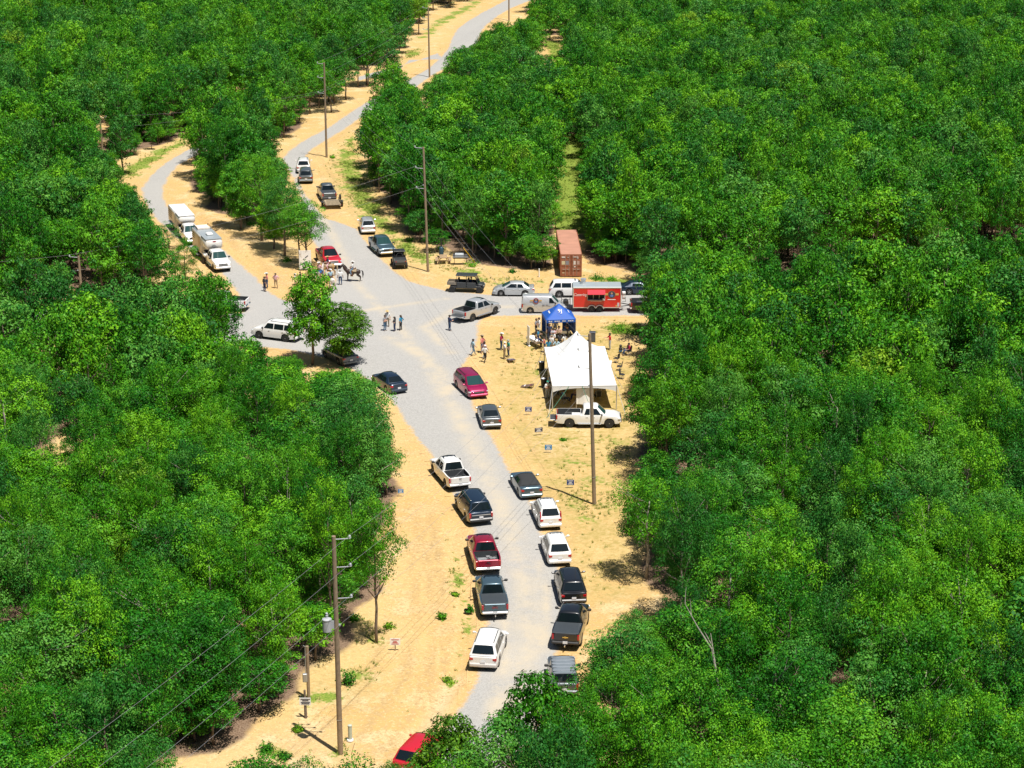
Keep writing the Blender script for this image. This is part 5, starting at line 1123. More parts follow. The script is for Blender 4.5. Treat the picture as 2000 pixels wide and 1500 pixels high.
lb.add([(.30, -.03, 1.22), (.54, -.03, 1.22), (.42, -.03, 1.0)], [(0, 1, 2)], 0)
lb.build('door_placard', [mat('placard_white', (.66, .62, .60), .6), mat('placard_cream', (.60, .54, .36), .6), mat('placard_grey', (.24, .24, .28), .6), mat('placard_faded', (.48, .33, .29), .6)], ct)
# --- grill, picnic table, barrel, post and cans at the upper clearing edge
wood = mat('picnic_wood', (.34, .235, .14), .85, var=.15, scale=5); P_ = at(866, 516)
pt = thing('picnic_table', 'brown wooden picnic table end on beside the upper utility pole', 'table', (P_.x, P_.y, .02), .04)
tp_ = MB()
for k in range(5): tp_.box((-.36 + k * .18, .7, .75), (.16, 1.8, .04))
tp_.build('tabletop', wood, pt)
for s in (-1, 1):
    sb_ = MB()
    for k in range(2): sb_.box((s * (.70 + k * .17), .7, .44), (.15, 1.8, .04))
    sb_.build('bench', wood, pt)
    for y in (.0, 1.4): MB().tube([(s * .30, y, .73), (s * .72, y, 0)], .05, 4).build('leg', wood, pt); 
for y in (.0, 1.4): MB().box((0, y, .41), (1.7, .05, .10)).build('crossbar', wood, pt)
G_ = at(899, 516)
gl = thing('barrel_grill', 'long black barrel grill with a grey lid on legs at the wood edge', 'grill', (G_.x, G_.y, .02), .02)
MB().lathe([(.30, -.85), (.30, .85)], 18, 0, Matrix.Translation((0, 0, .95)) @ Matrix.Rotation(math.pi / 2, 4, 'Y')).build('drum', BLKP, gl, True, 40)
MB().lathe([(.33, -.5), (.33, .5)], 18, 0, Matrix.Translation((-.1, 0, 1.05)) @ Matrix.Rotation(math.pi / 2, 4, 'Y')).build('lid', mat('lid_grey', (.30, .32, .34), .35, .5), gl, True, 40)
MB().box((0, -.45, .95), (1.9, .30, .04)).build('shelf', STEELG, gl)
for x in (-.7, .7):
    for y in (-.2, .2): MB().tube([(x, y, 0), (x, y, .8)], .03, 5).build('leg', BLKP, gl)
B_ = at(862, 503)
br = thing('upright_smoker', 'upright blue black smoker barrel behind the picnic table', 'smoker', (B_.x, B_.y, .02))
MB().lathe([(.22, .25), (.27, .3), (.27, 1.1), (.20, 1.25), (.10, 1.32)], 18).build('barrel', mat('smoker_blue', (.03, .07, .10), .4), br, True, 40); MB().tube([(0, 0, 1.3), (0, 0, 2.0), (.1, 0, 2.25)], .10, 10).build('chimney', BLKP, br, True)
for a in (0, 2.1, 4.2): MB().tube([(.2 * math.cos(a), .2 * math.sin(a), 0), (.2 * math.cos(a), .2 * math.sin(a), .3)], .02, 5).build('leg', BLKP, br)
small('marker_post', 'short white marker post at the wood edge left of the container', 'post', at(1053, 541), MB().tube([(0, 0, 0), (0, 0, .95), (0, 0, 1.0)], [.07, .07, .02], 10), VINYL)
p_ = at(684, 1446); up = thing('utility_pedestal', 'pale green utility pedestal beside the transformer pole', 'pedestal', (p_.x, p_.y, 0))
MB().lathe([(.13, .08), (.13, .95), (.14, .96), (.14, 1.04), (.06, 1.08)], 16).build('tube', mat('pedestal_green', (.45, .50, .42), .6), up, True, 40); MB().lathe([(.22, 0), (.20, .10)], 12).build('foot', VINYL, up)
small('survey_stake', 'thin leaning brown stake stuck in the sand near the utility pedestal', 'stake', at(685, 1474), MB().tube([(0, 0, -.1), (.25, .1, .75)], .018, 5), wood)
small('black_bucket', 'small dark bucket lying in weeds beside the slate grey pickup', 'bucket', at(910, 1194), MB().lathe([(.12, 0), (.15, .30), (.13, .30), (.10, .05)], 12, 0, Matrix.Rotation(.9, 4, 'X')), BLKP)
# --- signs
def yard_sign(px, py, label, col, wd=.61, h=.46, post=False, board=W_PRINT, rz=0.0):
    g_ = at(px, py); s = thing('yard_sign', label, 'sign', (g_.x, g_.y, 0), rz, 'small signs along the verges')
    zb = .42 if post else .30
    MB().box((0, 0, zb + h / 2), (wd, .02, h)).build('panel', col, s)
    bars = MB()
    for z, w_ in ((.80, .72), (.55, .34), (.38, .5), (.18, .7)): bars.box((0, -.014, zb + h * z), (wd * w_, .008, h * .10))
    bars.build('print_bars', board, s)
    if post: MB().box((0, .03, .35), (.09, .05, .75)).build('post', wood, s)
    else:
        for x in (-.2, .2): MB().tube([(x, 0, -.05), (x, 0, .32)], .008, 4).build('stake', STEELG, s)
SB = mat('sign_navy', (.015, .05, .22), .5); SBR = mat('sign_bright_blue', (.02, .22, .55), .5)
yard_sign(1032, 810, 'navy yard sign on the lawn level with the white pickup bed', SB); yard_sign(1071, 885, 'bright blue yard sign nearest the white pickup on the lawn', SBR); yard_sign(1114, 954, 'navy yard sign by the foot of the tall utility pole', SB)
yard_sign(783, 970, 'tiny blue yard sign at the leafy left edge of the sand', SBR, .45, .34); yard_sign(1052, 850, 'dark tilted board lying low on the lawn below the white pickup', mat('sign_dark', (.05, .05, .08), .6), .75, .40, rz=.35)
yard_sign(772, 1271, 'white sign with red print on a single wooden stake in open sand', VINYL, .70, .50, True, mat('print_red', (.5, .05, .05), .5))
sg = at(597, 1402); ms = thing('notice_sign', 'white notice board with black print on a trunk near the lower left pole', 'sign', (sg.x, sg.y, 0), 0, 'small signs along the verges')
MB().box((0, -.02, 1.15), (.72, .03, .50)).build('panel', VINYL, ms); pb_ = MB()
for z, w_ in ((1.32, .6), (1.22, .4), (1.10, .58), (1.0, .5)): pb_.box((.02, -.042, z), (w_, .01, .055))
pb_.build('print_bars', D_PRINT, ms); MB().tube([(0, .08, -.1), (-.02, .08, 1.9)], [.10, .07], 8).build('post', BARK, ms)
sp_ = at(603, 1366); sh = height_for(603, 1366, 1262); mp = thing('meter_pole', 'short wooden service pole with a grey meter box and conduit', 'pole', (sp_.x, sp_.y, 0))
MB().tube([(0, 0, -.2), (0, 0, sh)], .11, 10).build('pole', mat('pole_wood', (.27, .20, .13), .9, var=.2, scale=5, bump=.2), mp, True, 50); MB().box((-.18, -.14, 1.6), (.3, .2, .6), 0, None, .04).build('meter_box', STEELG, mp); MB().tube([(-.15, -.1, 1.9), (-.12, -.08, sh), (-.25, -.1, sh + .1)], .03, 6).build('conduit', STEELG, mp)
bn = at(597, 529); bh = height_for(597, 529, 491)
tb_ = thing('tall_banner', 'tall white banner with blue print under the trees by the riders', 'banner', (bn.x, bn.y, .02), .08)
MB().box((0, 0, bh / 2 + .15), (1.35, .05, bh - .1)).build('panel', VINYL, tb_); MB().box((-.70, .25, bh / 2 + .15), (.05, .5, bh - .1)).build('return_panel', VINYL, tb_)
q = MB()
for z, w_ in ((.42, .75), (.38, .7), (.32, .8), (.28, .6)): q.box((.08, -.035, bh * z), (w_, .01, .05), 0)
q.box((.15, -.035, bh * .72), (.42, .01, .10), 1, Matrix.Rotation(-.7, 3, 'Y').to_euler()); q.build('print_bars', [mat('print_pale_blue', (.35, .37, .55), .5), D_PRINT], tb_)
for x in (-.6, .6): MB().tube([(x, .04, 0), (x, .04, bh + .12)], .025, 6).build('post', POLEM, tb_)
# --- cornhole boards
for (px, py, rz, lab) in ((998, 706, .25, 'navy and red printed cornhole board beside the three chatting men'), (1030, 757, 1.3, 'brown cornhole board on the lawn left of the white tent')):
    g_ = at(px, py); c = thing('cornhole_board', lab, 'game board', (g_.x, g_.y, .02), rz + math.pi, 'cornhole boards')
    Rt = Matrix.Rotation(.21, 3, 'X').to_euler()
    MB().box((0, 0, .20), (.62, 1.22, .05), 0, Rt).build('deck', mat('cornhole_navy' if px < 1010 else 'cornhole_brown', (.07, .07, .16) if px < 1010 else (.16, .10, .08), .5), c)
    m_ = MB().lathe([(.08, 0), (.08, .01)], 14, 0, Matrix.Translation((0, .36, .305)) @ Matrix.Rotation(.21, 4, 'X')); m_.box((0, .30, .293), (.34, .22, .008), 1, Rt).box((0, -.25, .175), (.5, .12, .008), 2, Rt).build('print', [BLKP, TAIL, W_PRINT], c)
    MB().box((0, -.02, .15), (.56, 1.15, .06), 0, Rt).build('frame', mat('board_frame', (.62, .56, .50), .6), c)
    for s in (-1, 1): MB().box((s * .26, .52, .12), (.05, .05, .26)).build('leg', wood, c)
# --- utility poles and wires
PW = mat('pole_wood', (.27, .20, .13), .9); INS = mat('insulator_grey', (.45, .47, .50), .3)
def utility_pole(px, pb, pt, lab, rad, lean=0.0, arms=None, tx=False, armdir=1, band=True):
    g_ = at(px, pb); h = height_for(px, pb, pt) if pt > -60 else 13.0
    r = thing('utility_pole', lab, 'utility pole', (g_.x, g_.y, 0), 0, 'wooden utility poles')
    top = Vector((lean, 0, h))
    MB().tube([(0, 0, -.3), tuple(top * .5), tuple(top)], [rad, rad * .86, rad * .72], 14).build('pole', PW, r, True, 50)
    att = []
    for k, f in enumerate(arms or ()):
        p = top * f; a_ = MB().tube([p, p + Vector((armdir * .95, -.1, .10))], [.035, .028], 6); a_.build('standoff_arm', INS, r)
        e = p + Vector((armdir * .95, -.1, .10)); MB().lathe([(.05, 0), (.09, .05), (.05, .10), (.09, .15), (.04, .22)], 10, 0, Matrix.Translation(e)).build('insulator', INS, r); att.append(e + g_ + Vector((0, 0, .2)))
    nf = .60 if tx else .70; p = top * nf + Vector((armdir * rad, 0, 0)); MB().box(p, (.16, .10, .12)).build('neutral_bracket', INS, r); att.append(p + g_)
    if band: MB().lathe([(rad * 1.04, 0), (rad * 1.04, .05)], 14, 0, Matrix.Translation(top * .16)).build('tag_band', STEELG, r)
    if tx:
        c = top * .60 + Vector((-.55, -.1, -.35)); t = MB().lathe([(.20, -.02), (.27, 0), (.27, .72), (.29, .73), (.29, .78), (.12, .86)], 18, 0, Matrix.Translation(c)); to = t.build('transformer', mat('transformer_grey', (.52, .54, .56), .35, .2), r, True, 40)
        MB().lathe([(.05, .84), (.09, .90), (.05, .96), (.09, 1.02), (.05, 1.08), (.08, 1.14), (.03, 1.2)], 10, 0, Matrix.Translation(c)).build('bushing', INS, to); MB().box(c + Vector((.3, .03, .4)), (.25, .06, .5)).build('bracket', INS, to)
    return att
A1 = utility_pole(665, 1472, 1047, 'near utility pole carrying a grey transformer at the lower left sand', .175, -.05, (.985, .86, .72), True)
A2 = utility_pole(1161, 984, 652, 'tall leaning utility pole in front of the white tent', .17, -.55, (.985, .90, .80), armdir=-1)
A3 = utility_pole(836, 531, 287, 'utility pole at the wood edge beside the picnic table', .155, -.35, (.99, .83, .67), armdir=-1)
A4 = utility_pole(638, 309, 122, 'utility pole uphill of the cars parked on the upper road', .17, 0, (.985, .84, .68), armdir=-1)
A5 = utility_pole(839, 151, 14, 'second farthest utility pole beside the upper road bend', .17, -.1, (.985, .84, .68), armdir=-1)
A6 = utility_pole(994, 40, -65, 'farthest utility pole cut by the top of the picture', .17, 0, (.985, .84, .68), armdir=-1)
B1 = utility_pole(161, 592, 500, 'utility pole half sunk among crowns left of the livestock trailers', .16, -.1, (.97,), armdir=-1)
B2 = utility_pole(201, 305, 228, 'bare brown pole standing in the upper left woods', .16, -.1, (.97,), armdir=1)
WIRE = mat('wire_grey', (.22, .22, .23), .7)
def wire(p, q, lab, sag=.6, r_=.009, m=WIRE):
    p, q = Vector(p), Vector(q); mb = MB(); mb.tube([p.lerp(q, t) - Vector((0, 0, sag * 4 * t * (1 - t))) for t in np.linspace(0, 1, 21)], r_, 4, cap=False)
    o = mb.build('overhead_wire', m); tag(o, lab, 'wire', 'overhead wires')
names = ('transformer pole', 'leaning pole by the tent', 'pole by the picnic table', 'pole uphill of the parked cars', 'pole at the road bend', 'farthest pole'); chain = (A1, A2, A3, A4, A5, A6); lv = ('top', 'second', 'third', 'lowest')
for i in range(5):
    for k in range(4): wire(chain[i][k], chain[i + 1][k], f'{lv[k]} wire, {names[i]} to {names[i + 1]}', .9 if i < 2 else .7)
np_ = at(-330, 1800, A1[0].z)
for k in range(4): wire(A1[k], Vector((np_.x, np_.y, A1[k].z)) + (A1[k] - A1[0]) * Vector((1, 1, 0)), f'{lv[k]} wire from the transformer pole over the lower left wood', .5)
b1t = B1[0]
wire(A3[1], b1t, 'upper branch wire from the picnic table pole to the pole left of the trailers', .9); wire(A3[3], B1[1], 'lower branch wire from the picnic table pole to the pole left of the trailers', .9)
wire(b1t, b1t + Vector((-40, -4, -.5)), 'upper wire leaving the pole left of the trailers over the wood', .8); wire(B1[1], B1[1] + Vector((-40, -4, -.5)), 'lower wire leaving the pole left of the trailers over the wood', .8)
wire(B2[0], A4[2], 'upper faint wire from the bare brown pole to the upper road', .8); wire(B2[1], A4[3], 'lower faint wire from the bare brown pole to the upper road', .8)
ga = A3[2]; ge = at(928, 514); wire(ga, ge, 'guy wire of the pole by the picnic table', .02)
t_ = (ge - ga).normalized(); o = MB().tube([ge - t_ * .1, ge - t_ * 2.6], .05, 8).build('guy_guard', mat('guard_yellow', (.70, .42, .03), .5)); tag(o, 'yellow plastic guard sleeve on the guy wire by the barrel grill', 'guy guard')
# ------------------------------------------------------------------ people and horses
def skin_mesh(name, nodes, edges, root, sub=1):    # nodes: name -> (xyz, radius)
    keys = list(nodes); me = bpy.data.meshes.new('skel'); me.from_pydata([nodes[k][0] for k in keys], [(keys.index(a), keys.index(b)) for a, b in edges], [])
    o = bpy.data.objects.new('skel', me); COL.objects.link(o); md = o.modifiers.new('skin', 'SKIN'); md.use_smooth_shade = True
    for i, k in enumerate(keys):
        r_ = nodes[k][1]; me.skin_vertices[0].data[i].radius = r_ if hasattr(r_, '__len__') else (r_, r_); me.skin_vertices[0].data[i].use_root = (k == root)
    if sub: o.modifiers.new('sub', 'SUBSURF').levels = sub
    dg = bpy.context.evaluated_depsgraph_get(); m = bpy.data.meshes.new_from_object(o.evaluated_get(dg)); m.name = name
    bpy.data.objects.remove(o); return m
def rotx(p, a): return Vector((p[0], p[1] * math.cos(a) - p[2] * math.sin(a), p[1] * math.sin(a) + p[2] * math.cos(a)))
POSES = {}
def base_pose():
    return dict(pel=(0, 0, .95), sp=(0, .0, 1.14), ch=(0, -.01, 1.34), nk=(0, 0, 1.50), hb=(0, .02, 1.58), hm=(0, .035, 1.66), ht=(0, .03, 1.74),
      ls=(-.19, 0, 1.42), rs=(.19, 0, 1.42), le=(-.25, -.03, 1.14), re=(.25, -.03, 1.14), lw=(-.27, .06, .90), rw=(.27, .06, .90),
      lh=(-.10, 0, .90), rh=(.10, 0, .90), lk=(-.11, .02, .50), rk=(.11, .02, .50), la=(-.12, -.03, .09), ra=(.12, -.03, .09), lt=(-.14, .14, .04), rt=(.14, .14, .04))
def build_pose(name, **ch):
    P = base_pose(); P.update(ch); P = {k: Vector(v) for k, v in P.items()}
    Rr = dict(pel=(.165, .125), sp=(.15, .115), ch=(.165, .125), nk=.065, hb=.075, hm=.098, ht=.075, ls=.075, rs=.075, le=.050, re=.050, lw=.034, rw=.034, lh=.10, rh=.10, lk=.066, rk=.066, la=.045, ra=.045, lt=.04, rt=.04)
    E = [('pel', 'sp'), ('sp', 'ch'), ('ch', 'nk'), ('nk', 'hb'), ('hb', 'hm'), ('hm', 'ht'), ('ch', 'ls'), ('ls', 'le'), ('le', 'lw'), ('ch', 'rs'), ('rs', 're'), ('re', 'rw'), ('pel', 'lh'), ('lh', 'lk'), ('lk', 'la'), ('la', 'lt'), ('pel', 'rh'), ('rh', 'rk'), ('rk', 'ra'), ('ra', 'rt')]
    m = skin_mesh('body', {k: (P[k], Rr[k]) for k in P}, E, 'pel')
    bm = bmesh.new(); bm.from_mesh(m)
    bones = [(a, b, P[a], P[b]) for a, b in E]
    for f in bm.faces:
        c = f.calc_center_median(); best = None
        for a, b, p, q in bones:
            d = q - p; t = max(0, min(1, (c - p).dot(d) / d.length_squared)); dist = (c - p - d * t).length / 1.0
            if best is None or dist < best[0]: best = (dist, a, b, t)
        _, a, b, t = best
        if a in ('hb', 'hm') or (a == 'nk'): mi = 2
        elif (a, b) in (('le', 'lw'), ('re', 'rw')): mi = 2
        elif a in ('la', 'ra') or (a in ('lk', 'rk') and t > .93): mi = 3
        elif a in ('lh', 'rh', 'lk', 'rk') or b in ('lh', 'rh') or (a == 'pel' and t < .25): mi = 1
        else: mi = 0
        f.material_index = mi; f.smooth = True
    bm.to_mesh(m); bm.free()
    x = MB()                                       # hands with fingers, nose, ears, eyes
    for s, wn, en in ((-1, 'lw', 'le'), (1, 'rw', 're')):
        w_, d = P[wn], (P[wn] - P[en]).normalized(); side_ = d.cross(Vector((0, 0, 1))); side_ = side_.normalized() if side_.length > .1 else Vector((1, 0, 0)); up = side_.cross(d)
        x.tube([w_ - d * .02, w_ + d * .03, w_ + d * .09], [.030, .040, .034], 8, 2)
        for k, ln in enumerate((.070, .082, .076, .058)):
            b0 = w_ + d * .08 + side_ * (k - 1.5) * .018; x.tube([b0, b0 + d * ln * .55 - up * .006, b0 + d * ln * .9 - up * .03], [.0095, .0088, .007], 6, 2)
        t0 = w_ + d * .03 + side_ * .034; x.tube([t0, t0 + d * .03 + side_ * .022, t0 + d * .062 + side_ * .024 - up * .01], [.012, .011, .008], 6, 2)
    fw = (P['hm'] - P['hb']); hm = P['hm']; fy = Vector((0, 1, 0)) if 'face' not in ch else Vector(ch['face'])
    sx = fy.cross(Vector((0, 0, 1))).normalized()
    x.tube([hm + fy * .090 + Vector((0, 0, .02)), hm + fy * .112 + Vector((0, 0, -.025))], [.010, .017], 6, 2)
    x.box(hm + fy * .085 + Vector((0, 0, -.062)), (.045, .012, .010), 4, fy.to_track_quat('Y', 'Z').to_euler())
    for s in (-1, 1): x.ball(hm + fy * .086 + sx * s * .034 + Vector((0, 0, .018)), .011, 6, 5); x.ball(hm + sx * s * .098, (.014, .026, .036), 8, 2)
    return m, x, P
def joined(m, x):
    bm = bmesh.new(); bm.from_mesh(m); y = x.mesh('extra', [BARK] * 6, True); bm.from_mesh(y); bm.to_mesh(m); bm.free(); bpy.data.meshes.remove(y); return m
def pose(name, **ch):
    m, x, P = build_pose(name, **ch); POSES[name] = (joined(m, x), P)
pose('stand')
pose('folded', lw=(.06, .20, 1.18), rw=(-.06, .20, 1.14), le=(-.27, .05, 1.15), re=(.27, .05, 1.15))
pose('walk', lk=(-.11, .17, .52), la=(-.11, .24, .10), lt=(-.12, .40, .06), rk=(.11, -.02, .50), ra=(.12, -.28, .14), rt=(.12, -.16, .05), lw=(-.27, -.12, .92), le=(-.25, -.10, 1.16), rw=(.27, .22, .98), re=(.25, .06, 1.15))
pose('hold', lw=(-.10, .30, 1.12), rw=(.10, .32, 1.16), le=(-.26, .10, 1.14), re=(.26, .10, 1.14))
pose('hips', lw=(-.19, .05, 1.0), rw=(.19, .05, 1.0), le=(-.36, -.10, 1.17), re=(.36, -.10, 1.17), lk=(-.13, .02, .5), la=(-.17, -.03, .09), lt=(-.21, .13, .04))
pose('lean', sp=(0, .14, 1.08), ch=(0, .34, 1.18), nk=(0, .48, 1.26), hb=(0, .55, 1.30), hm=(0, .62, 1.34), ht=(0, .67, 1.38), ls=(-.19, .38, 1.22), rs=(.19, .38, 1.22), le=(-.24, .52, 1.0), re=(.24, .52, 1.0), lw=(-.18, .66, .82), rw=(.18, .66, .82))
pose('reach', rw=(.22, .46, 1.22), re=(.24, .20, 1.22), lw=(-.12, .34, 1.08), le=(-.26, .12, 1.15))
pose('sit', pel=(0, 0, .50), sp=(0, -.05, .68), ch=(0, -.06, .88), nk=(0, -.02, 1.04), hb=(0, 0, 1.12), hm=(0, .015, 1.20), ht=(0, .01, 1.28), ls=(-.19, -.05, .96), rs=(.19, -.05, .96), le=(-.25, .02, .70), re=(.25, .02, .70), lw=(-.16, .24, .62), rw=(.16, .24, .62), lh=(-.10, .04, .50), rh=(.10, .04, .50), lk=(-.14, .44, .52), rk=(.14, .44, .52), la=(-.14, .50, .09), ra=(.14, .50, .09), lt=(-.15, .66, .04), rt=(.15, .66, .04))
pose('ride', pel=(0, 0, .0), sp=(0, .0, .19), ch=(0, -.01, .39), nk=(0, 0, .55), hb=(0, .02, .63), hm=(0, .035, .71), ht=(0, .03, .79), ls=(-.19, 0, .47), rs=(.19, 0, .47), le=(-.26, .05, .20), re=(.26, .05, .20), lw=(-.06, .30, .14), rw=(.06, .30, .14), lh=(-.12, .03, .0), rh=(.12, .03, .0), lk=(-.34, .26, -.26), rk=(.34, .26, -.26), la=(-.38, .12, -.66), ra=(.38, .12, -.66), lt=(-.40, .28, -.70), rt=(.40, .28, -.70))
SKIN = [mat('skin_light', (.50, .30, .21), .6, var=.03), mat('skin_tan', (.36, .20, .13), .6, var=.03)]
LIPS = mat('lips', (.35, .12, .10), .5); EYE = mat('eye_dark', (.02, .015, .012), .3)
CL = {k: mat('cloth_' + k, v, .85, var=.08, scale=10) for k, v in dict(white=(.72, .72, .71), grey=(.25, .25, .26), palegrey=(.42, .43, .45), charcoal=(.05, .05, .06), navy=(.02, .035, .10), blue=(.03, .12, .30), jeans=(.035, .075, .16), palejeans=(.12, .22, .34), turquoise=(.02, .22, .38), teal=(.03, .30, .22), salmon=(.58, .20, .18), pink=(.64, .38, .42), red=(.55, .03, .04), crimson=(.33, .015, .06), tan=(.36, .28, .18), khaki=(.22, .18, .11), black=(.02, .02, .022), lightblue=(.34, .50, .60), peach=(.62, .42, .30), brown=(.14, .08, .05), straw=(.62, .47, .22), plaid=(.50, .33, .33)).items()}
HAIR = {k: mat('hair_' + k, v, .6, var=.1, scale=20) for k, v in dict(brown=(.06, .035, .02), dark=(.018, .013, .01), blond=(.36, .25, .11), grey=(.34, .33, .32)).items()}
def hat_mesh(kind):
    b = MB()
    if kind == 'cowboy':
        def brim(u, v):
            a = u * 2 * math.pi; r_ = lerp(.095, .20, v); return (r_ * math.cos(a) * .88, r_ * math.sin(a) * 1.08, .02 + .07 * abs(math.cos(a)) ** 2 * v * v)
        b.grid(brim, 20, 3); b.grid(lambda u, v: tuple(Vector(brim(u, v)) - Vector((0, 0, .008))), 20, 3, 0, True)
        b.lathe([(.10, .0), (.098, .08), (.085, .125), (.05, .135), (.02, .12)], 18, 0, Matrix.Diagonal((.9, 1.1, 1, 1)))
    elif kind == 'cap':
        b.lathe([(.105, -.01), (.10, .04), (.07, .085), (.02, .10)], 16); b.grid(lambda u, v: ((u - .5) * .15, .09 + .09 * v * math.sin(math.pi * (.2 + .6 * u)), .0 + .01 * math.sin(math.pi * u) - .015 * v), 6, 2)
    elif kind == 'wide':
        b.lathe([(.21, 0), (.20, .012), (.105, .025), (.10, .09), (.07, .12), (.02, .125)], 20)
    return b.mesh('hat', [BARK], True, 40)
HATS = {k: hat_mesh(k) for k in ('cowboy', 'cap', 'wide')}
def hair_mesh(long_):
    b = MB(); b.lathe([(.108, -.05), (.112, .0), (.105, .05), (.075, .09), (.02, .105)], 16, 0, Matrix.Translation((0, -.022, .0)))
    if long_: b.tube([(0, -.07, .0), (0, -.10, -.12), (0, -.11, -.24)], [.085, .080, .045], 10)
    return b.mesh('hair', [BARK], True, 50)
HAIRM = {False: hair_mesh(False), True: hair_mesh(True)}
def person(p, face, pz, shirt, pants, label, hat=None, hatc='white', hair='brown', long_=False, h=1.74, shoes='brown', skin=0, cat='person', z=.03, group=None, parentless=True):
    m, P = POSES[pz]
    if len(m.materials) < 6:
        while len(m.materials) < 6: m.materials.append(BARK)
    r = thing('person', label, cat, (p[0], p[1], z), R(face) - math.pi / 2, group); s = h / 1.78; r.scale = (s * 1.12, s * 1.12, s)
    b = bpy.data.objects.new('body', m.copy() if False else m); COL.objects.link(b); b.parent = r
    if len(m.materials) < 6:
        while len(m.materials) < 6: m.materials.append(BARK)
    for sl, mt in zip(b.material_slots, (CL[shirt], CL[pants], SKIN[skin], CL[shoes], LIPS, EYE)): sl.link = 'OBJECT'; sl.material = mt
    hp = P['hm']; tilt = (-.7, 0, 0) if pz == 'lean' else (0, 0, 0)
    if hat:
        o = bpy.data.objects.new('hat', HATS[hat]); COL.objects.link(o); o.parent = r; o.location = hp + Vector((0, 0, .045)); o.rotation_euler = tilt; o.material_slots[0].link = 'OBJECT'; o.material_slots[0].material = CL[hatc]
    if hat != 'cap' or long_:
        o = bpy.data.objects.new('hair', HAIRM[long_]); COL.objects.link(o); o.parent = r; o.location = hp + Vector((0, 0, .01)); o.rotation_euler = tilt; o.material_slots[0].link = 'OBJECT'; o.material_slots[0].material = HAIR[hair]
    return r
def per(px, py, *a, **k): return person(at(px, py), *a, **k)
G1 = 'people standing around the junction'; G2 = 'people near the tents'; G3 = 'people by the riders'
per(878, 647, 30, 'hold', 'navy', 'jeans', 'person in navy facing the open tailgate of the silver pickup', hair='dark', group=G1)
per(752, 647, -40, 'folded', 'grey', 'palejeans', 'person in grey shirt and pale jeans, nearest of the four on the gravel', group=G1)
per(757, 639, -100, 'stand', 'white', 'khaki', 'person in a straw hat and white shirt behind the person in grey', hat='wide', hatc='straw', group=G1, h=1.8)
per(771, 648, 160, 'folded', 'charcoal', 'navy', 'slight person in dark top and dark trousers on the open gravel', long_=True, hair='dark', group=G1, h=1.62)
per(783, 646, 150, 'hips', 'turquoise', 'black', 'person in a bright turquoise shirt on the open gravel', long_=True, hair='brown', group=G1, h=1.68)
per(924, 695, 20, 'walk', 'lightblue', 'palejeans', 'person in a light blue shirt walking onto the sand', hair='dark', group=G2)
per(942, 689, 150, 'hips', 'salmon', 'jeans', 'person in a salmon shirt and pale hat, hands near hips', hat='cowboy', hatc='tan', group=G2, h=1.8)
per(946, 700, 40, 'walk', 'plaid', 'palejeans', 'walking person in a reddish plaid shirt half hidden by another', hair='dark', group=G2)
per(947, 707, 60, 'walk', 'white', 'black', 'person in white shirt and dark trousers, nearest walker on the sand', hat='cap', hatc='white', group=G2, h=1.7)
per(979, 684, -20, 'hold', 'crimson', 'jeans', 'person in a crimson shirt and white cowboy hat', hat='cowboy', hatc='white', group=G2, h=1.78)
per(985, 701, 20, 'folded', 'white', 'tan', 'person in a white cap and white shirt beside the one in green', hat='cap', hatc='white', group=G2)
per(993, 697, 200, 'stand', 'teal', 'jeans', 'person in a green shirt by the navy cornhole board', hair='grey', group=G2, h=1.78)
per(517, 570, 40, 'stand', 'charcoal', 'navy', 'person in dark clothes at the edge of the left track', hair='brown', group=G3)
per(522, 563, 200, 'folded', 'salmon', 'jeans', 'person in red shirt and white hat beside the dark clothed one', hat='cowboy', hatc='white', group=G3)
per(539, 563, 250, 'hips', 'pink', 'tan', 'person in a pink shirt and light trousers on the sand', hair='brown', group=G3)
per(576, 557, 0, 'reach', 'white', 'pink', 'child sized person in white and a white hat near the tall banner', hat='cowboy', hatc='white', group=G3, h=1.3)
per(587, 556, 160, 'hold', 'black', 'black', 'dark clothed person behind the leafy tree crown near the banner', hair='dark', group=G3, h=1.5)
per(665, 557, 100, 'stand', 'white', 'jeans', 'person in white shirt and blue jeans standing between the riders', hair='grey', group=G3, h=1.8)
per(1191, 683, 190, 'reach', 'red', 'palegrey', 'person in a red shirt and grey shorts at the white table', hair='dark', group=G2)
per(1069, 779, -60, 'folded', 'white', 'palegrey', 'person in a green cap at the front left tent corner', hat='cap', hatc='teal', group=G2)
s_ = at(1228, 694); person((s_.x, s_.y, 0), 190, 'sit', 'crimson', 'jeans', 'seated person in crimson and jeans in the tree shade', hair='dark', group=G2); camp_chair(Vector((s_.x, s_.y + .05, 0)), R(190), 'black camp chair under the person in crimson')
